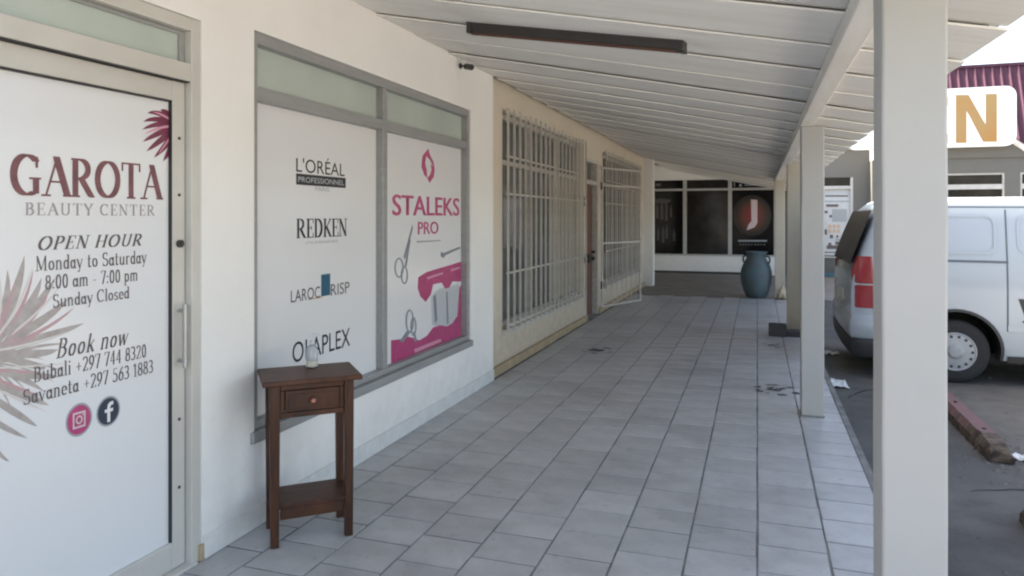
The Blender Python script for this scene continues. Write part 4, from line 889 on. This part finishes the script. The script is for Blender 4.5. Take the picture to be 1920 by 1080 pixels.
# lamps, rear glass, bumper
def tail(s, z0, z1, nm):
    bm = nb(); pts = []
    y_ = lambda z: s * (sidey(.03, z))
    for z in (z0, (z0 + z1) / 2, z1):
        xo = -.012 - (0 if z < 1.16 else -(z - 1.16) * .38)
        pts.append([(VX + xo - .006, VY + s * (sidey(0, z) - .03), ZG + z), (VX + xo + .004, VY + s * (sidey(0, z) - .008), ZG + z), (VX + .06, VY + s * (sidey(.06, z) + .012), ZG + z), (VX + .21 - (z - .7) * .06, VY + s * (sidey(.2, z) + .010), ZG + z), (VX + .2, VY + s * (sidey(.2, z) - .05), ZG + z), (VX + .06, VY + s * (sidey(0, z) - .05), ZG + z)])
    rg = [[bm.verts.new(p) for p in q] for q in pts]
    for a, b in zip(rg, rg[1:]):
        for i in range(6): bm.faces.new((a[i], a[(i + 1) % 6], b[(i + 1) % 6], b[i]))
    bm.faces.new(rg[0]); bm.faces.new(rg[-1]); mk(nm, bm, M['red'], van, bevel=.012)
for s in (-1, 1): tail(s, 1.0, 1.29, 'tail_light'); tail(s, .74, .985, 'tail_light')
bm = nb()   # rear window follows the sloping tailgate
def rearx(z):
    P_ = [(1.05, -.02), (1.16, 0), (1.45, .10), (1.80, .24), (1.90, .36)]
    for (a, b), (c, d) in zip(P_, P_[1:]):
        if z <= c: return b + (d - b) * max(0, (z - a) / (c - a))
    return .36
rw = [(z, (sidey(rearx(z), z) - ins)) for z, ins in ((1.18, .05), (1.3, .035), (1.45, .03), (1.62, .035), (1.76, .06))]
L = [bm.verts.new((VX + rearx(z) - .035, VY + y_, ZG + z + .02)) for z, y_ in rw] + [bm.verts.new((VX + rearx(z) - .035, VY - y_, ZG + z + .02)) for z, y_ in rw[::-1]]
for i in range(4): bm.faces.new((L[i], L[i + 1], L[8 - i], L[9 - i]))
mk('rear_window', bm, M['glass'], van)
bm = nb(); prof = [(-.05, .40), (-.085, .44), (-.085, .58), (-.05, .66), (.05, .67), (.05, .40)]
def bumper(prof, nm, m, hwx, xw_):
    bm = nb(); pts = []
    path = [(xw_, -hwx - .012), (.10, -hwx - .018), (-.0, -hwx + .03), (-.015, 0), (-.0, hwx - .03), (.10, hwx + .018), (xw_, hwx + .012)]
    rg = []
    for i, (px_, py_) in enumerate(path):
        a = path[max(0, i - 1)]; b = path[min(len(path) - 1, i + 1)]; d = Vector((b[0] - a[0], b[1] - a[1], 0)).normalized(); nn = Vector((-d.y, d.x, 0)) * -1
        out = Vector((-1, 0, 0)) if i == 3 else (Vector((-.2, math.copysign(1, py_), 0)) if i in (0, 1, 5, 6) else Vector((-.8, math.copysign(.6, py_), 0))).normalized()
        rg.append([bm.verts.new((VX + px_ + out.x * o_, VY + py_ + out.y * o_, ZG + z_)) for o_, z_ in prof])
    for a, b in zip(rg, rg[1:]):
        for i in range(len(prof)): bm.faces.new((a[i], a[(i + 1) % len(prof)], b[(i + 1) % len(prof)], b[i]))
    bm.faces.new(rg[0]); bm.faces.new(rg[-1][::-1]); return mk(nm, bm, m, van, smooth=True, bevel=.012)
bumper([(-.03, .42), (.03, .42), (.055, .50), (.05, .60), (.02, .67), (-.03, .67)], 'bumper', M['van'], .925, .50)
bumper([(-.03, .22), (.012, .22), (.04, .32), (.045, .418), (-.03, .418)], 'lower_bumper', M['trim'], .925, .50)
mk('number_plate', bx(VX - .045, VX - .022, VY - .26, VY + .26, ZG + .76, ZG + .88), M['paper'], van)
surf('sill_trim', [(1.40, .24), (3.5, .24), (3.5, .31), (1.40, .31)], M['trim'], .012)
# front glass, bonnet lamps
bm = nb(); q = [(3.50, 1.74, .80), (4.06, 1.25, .86)]; v = [bm.verts.new((VX + x, VY + s * y_, ZG + zt(x) + .012)) for x, z, y_ in q for s in (-1, 1)]; bm.faces.new((v[0], v[1], v[3], v[2])); mk('windscreen', bm, M['glass'], van)
for s in (-1, 1):
    mk('headlight', bx(VX + 4.86, VX + 5.02, VY + s * .70 - .14, VY + s * .70 + .14, ZG + .72, ZG + .90), M['alloy'], van, bevel=.03)
    mk('mirror', bx(VX + 3.70, VX + 3.82, VY + s * 1.02 - .10, VY + s * 1.02 + .10, ZG + 1.18, ZG + 1.40), M['trim'], van, bevel=.03)
mk('underbody', bx(VX + .25, VX + 4.8, VY - .78, VY + .78, ZG + .20, ZG + .30), M['wellm'], van)
for x in WX:
    for s in (-1, 1):
        c = (VX + x, VY, ZG + WR)
        bm = nb(); yo = s * .905
        tp = [(.190, -.10), (.26, -.105), (.305, -.10), (.32, -.075), (.325, -.03), (.325, .03), (.32, .075), (.305, .10), (.26, .105), (.190, .10)]
        lathe(bm, tp, (c[0], VY + yo - s * .105, c[2]), 40, axis='y'); wl = mk('wheel', bm, M['tyre'], van, smooth=True)
        bm = nb(); yf = VY + yo - s * .0; lathe(bm, [(.197, -s * .02), (.197, s * .004), (.188, s * .008), (.180, s * .001), (.075, s * .010), (.066, s * .020), (.05, s * .026), (.001, s * .027)], (c[0], yf, c[2]), 36, axis='y'); rim = mk('rim', bm, M['alloy'], wl, smooth=False)
        for i in range(14):
            a = 2 * math.pi * i / 14; bm = nb(); cc = Vector((c[0] + .155 * math.cos(a), yf + s * .004, c[2] + .155 * math.sin(a)))
            cyl(bm, cc - Vector((0, .006 * s, 0)), cc + Vector((0, .0025 * s, 0)), .015, n=10); mk('rim_hole', bm, M['trim'], wl)
        # well liner and black arch lip
        bm = nb(); n_ = 24; zc_ = ZG + WR + .02
        yo_ = [(s * (sidey(x + .4 * math.cos(R(-12 + 204 * i / n_)), WR + .02 + .4 * math.sin(R(-12 + 204 * i / n_))))) for i in range(n_ + 1)]
        A = []; B = []; C = []
        for i in range(n_ + 1):
            t = R(-12 + 204 * i / n_); cx_, cz_ = math.cos(t), math.sin(t)
            A.append(bm.verts.new((c[0] + .425 * cx_, VY + yo_[i] + s * .007, zc_ + .425 * cz_))); B.append(bm.verts.new((c[0] + .396 * cx_, VY + yo_[i] + s * .009, zc_ + .396 * cz_))); C.append(bm.verts.new((c[0] + .396 * cx_, VY + s * .55, zc_ + .396 * cz_)))
        for i in range(n_): bm.faces.new((A[i], A[i + 1], B[i + 1], B[i])); bm.faces.new((B[i], B[i + 1], C[i + 1], C[i]))
        mk('wheel_arch', bm, M['wellm'] if 0 else M['trim'], van)
        bm = nb(); cyl(bm, (c[0], VY + s * .56, zc_), (c[0], VY + s * .55, zc_), .40, n=24); mk('wheel_well', bm, M['wellm'], van)

# ================================================================== WHEEL STOPS AND LITTER
def stop(x, y0, y1, label, seed):
    t = thing('wheel_stop', (x, (y0 + y1) / 2, ZG), label, 'wheel stop', 'wheel stops in the car park')
    rr = random.Random(seed); bm = nb(); n_ = 26; rg = []
    prof = [(-.085, 0), (-.08, .07), (-.05, .125), (.05, .125), (.08, .07), (.085, 0)]
    for i in range(n_ + 1):
        y = y0 + (y1 - y0) * i / n_; e = .78 if i in (0, n_) else 1; ragged = .016 if (i < 6 or i > n_ - 5) else .004
        rg.append([bm.verts.new((x + a * e + rr.uniform(-1, 1) * ragged, y + rr.uniform(-1, 1) * ragged * 1.6, ZG + .001 + max(0, b * (e if i else .8) + rr.uniform(-1, .6) * ragged))) for a, b in prof])
    for i, (a, b) in enumerate(zip(rg, rg[1:])):
        for j in range(5):
            f = bm.faces.new((a[j], b[j], b[j + 1], a[j + 1])); f.material_index = 1 if (j in (2,) and 4 < i) or (j in (1, 3) and i > 8 and rr.random() < .6) else 0
    bm.faces.new(rg[0][::-1]); bm.faces.new(rg[-1]); mk('stop_bar', bm, [M['stopc'], M['stopr']], t)
    for q in (.25, .75):
        bm = nb(); yy = y0 + (y1 - y0) * q; cyl(bm, (x, yy, ZG + .115), (x, yy, ZG + .136), .014, n=8); mk('anchor_bolt', bm, M['dark'], t)
stop(1.60, 5.80, 7.45, 'broken concrete wheel stop with faded red paint, beside the van', 1)
stop(1.46, 3.05, 4.72, 'brown concrete wheel stop nearest the camera at the right frame edge', 2)
def litter(px, py, sx_, sy_, seed, label):
    x, y = onZ(px, py, ZG); rr = random.Random(seed); bm = nb(); n_ = 6; g = [[bm.verts.new((x + (i / n_ - .5) * sx_ + rr.uniform(-.01, .01), y + (j / n_ - .5) * sy_ + rr.uniform(-.012, .012), ZG + .006 + rr.random() * .03)) for j in range(n_ + 1)] for i in range(n_ + 1)]
    for i in range(n_):
        for j in range(n_): bm.faces.new((g[i][j], g[i + 1][j], g[i + 1][j + 1], g[i][j + 1]))
    mk('paper_scrap', bm, M['paper'], label=label, cat='litter', group='paper scraps on the asphalt')
litter(1573, 722, .16, .34, 1, 'crumpled white paper on asphalt right of the second post'); litter(1559, 664, .16, .22, 2, 'small pale paper scrap on asphalt under the van rear')
litter(1912, 862, .14, .12, 4, 'white paper scrap beside the broken wheel stop')
def crack(x, y, ang, n_, seed):
    rr = random.Random(seed); bm = nb(); L = []
    for i in range(n_):
        w_ = .012 * (1 - abs(i / (n_ - 1) - .5) * 1.7) + .002; nx, ny = -math.sin(ang), math.cos(ang); q = rr.uniform(.5, 1.3)
        L.append((bm.verts.new((x + nx * w_ * q, y + ny * w_ * q, ZG + .0015)), bm.verts.new((x - nx * w_, y - ny * w_, ZG + .0015))))
        ang += rr.uniform(-.45, .45); x += math.cos(ang) * .07; y += math.sin(ang) * .07
    for a, b in zip(L, L[1:]): bm.faces.new((a[0], b[0], b[1], a[1]))
    mk('crack', bm, M['wellm'], bpy.data.objects['ground'])
crack(1.25, 5.15, .25, 12, 1); crack(1.55, 4.95, -.2, 10, 2); crack(.8, 7.4, 1.2, 14, 3); crack(1.9, 6.6, .1, 12, 4)
gv = nb(); rr = random.Random(11)
for i in range(420):
    if i < 260: x, y = rr.gauss(1.85, .28), rr.gauss(5.9, .35)
    else: x, y = rr.uniform(.75, 3.2), rr.uniform(2.5, 9)
    s = rr.uniform(.006, .022); h_ = s * rr.uniform(.5, .9); vs = []
    for a, b, c in ((-1, -1, 0), (1, -.8, 0), (.9, 1, 0), (-.8, .9, 0), (rr.uniform(-.3, .3), rr.uniform(-.3, .3), 1)): vs.append(gv.verts.new((x + a * s * rr.uniform(.6, 1), y + b * s * rr.uniform(.6, 1), ZG + .0005 + c * h_)))
    for a, b in ((0, 1), (1, 2), (2, 3), (3, 0)): gv.faces.new((vs[a], vs[b], vs[4]))
mk('rubble', gv, mat('rubble_stone', (.17, .16, .145), .9, scale=9, c2=(.09, .085, .08)), label='grey rubble crumbs scattered on the asphalt', cat='rubble', kind='stuff')
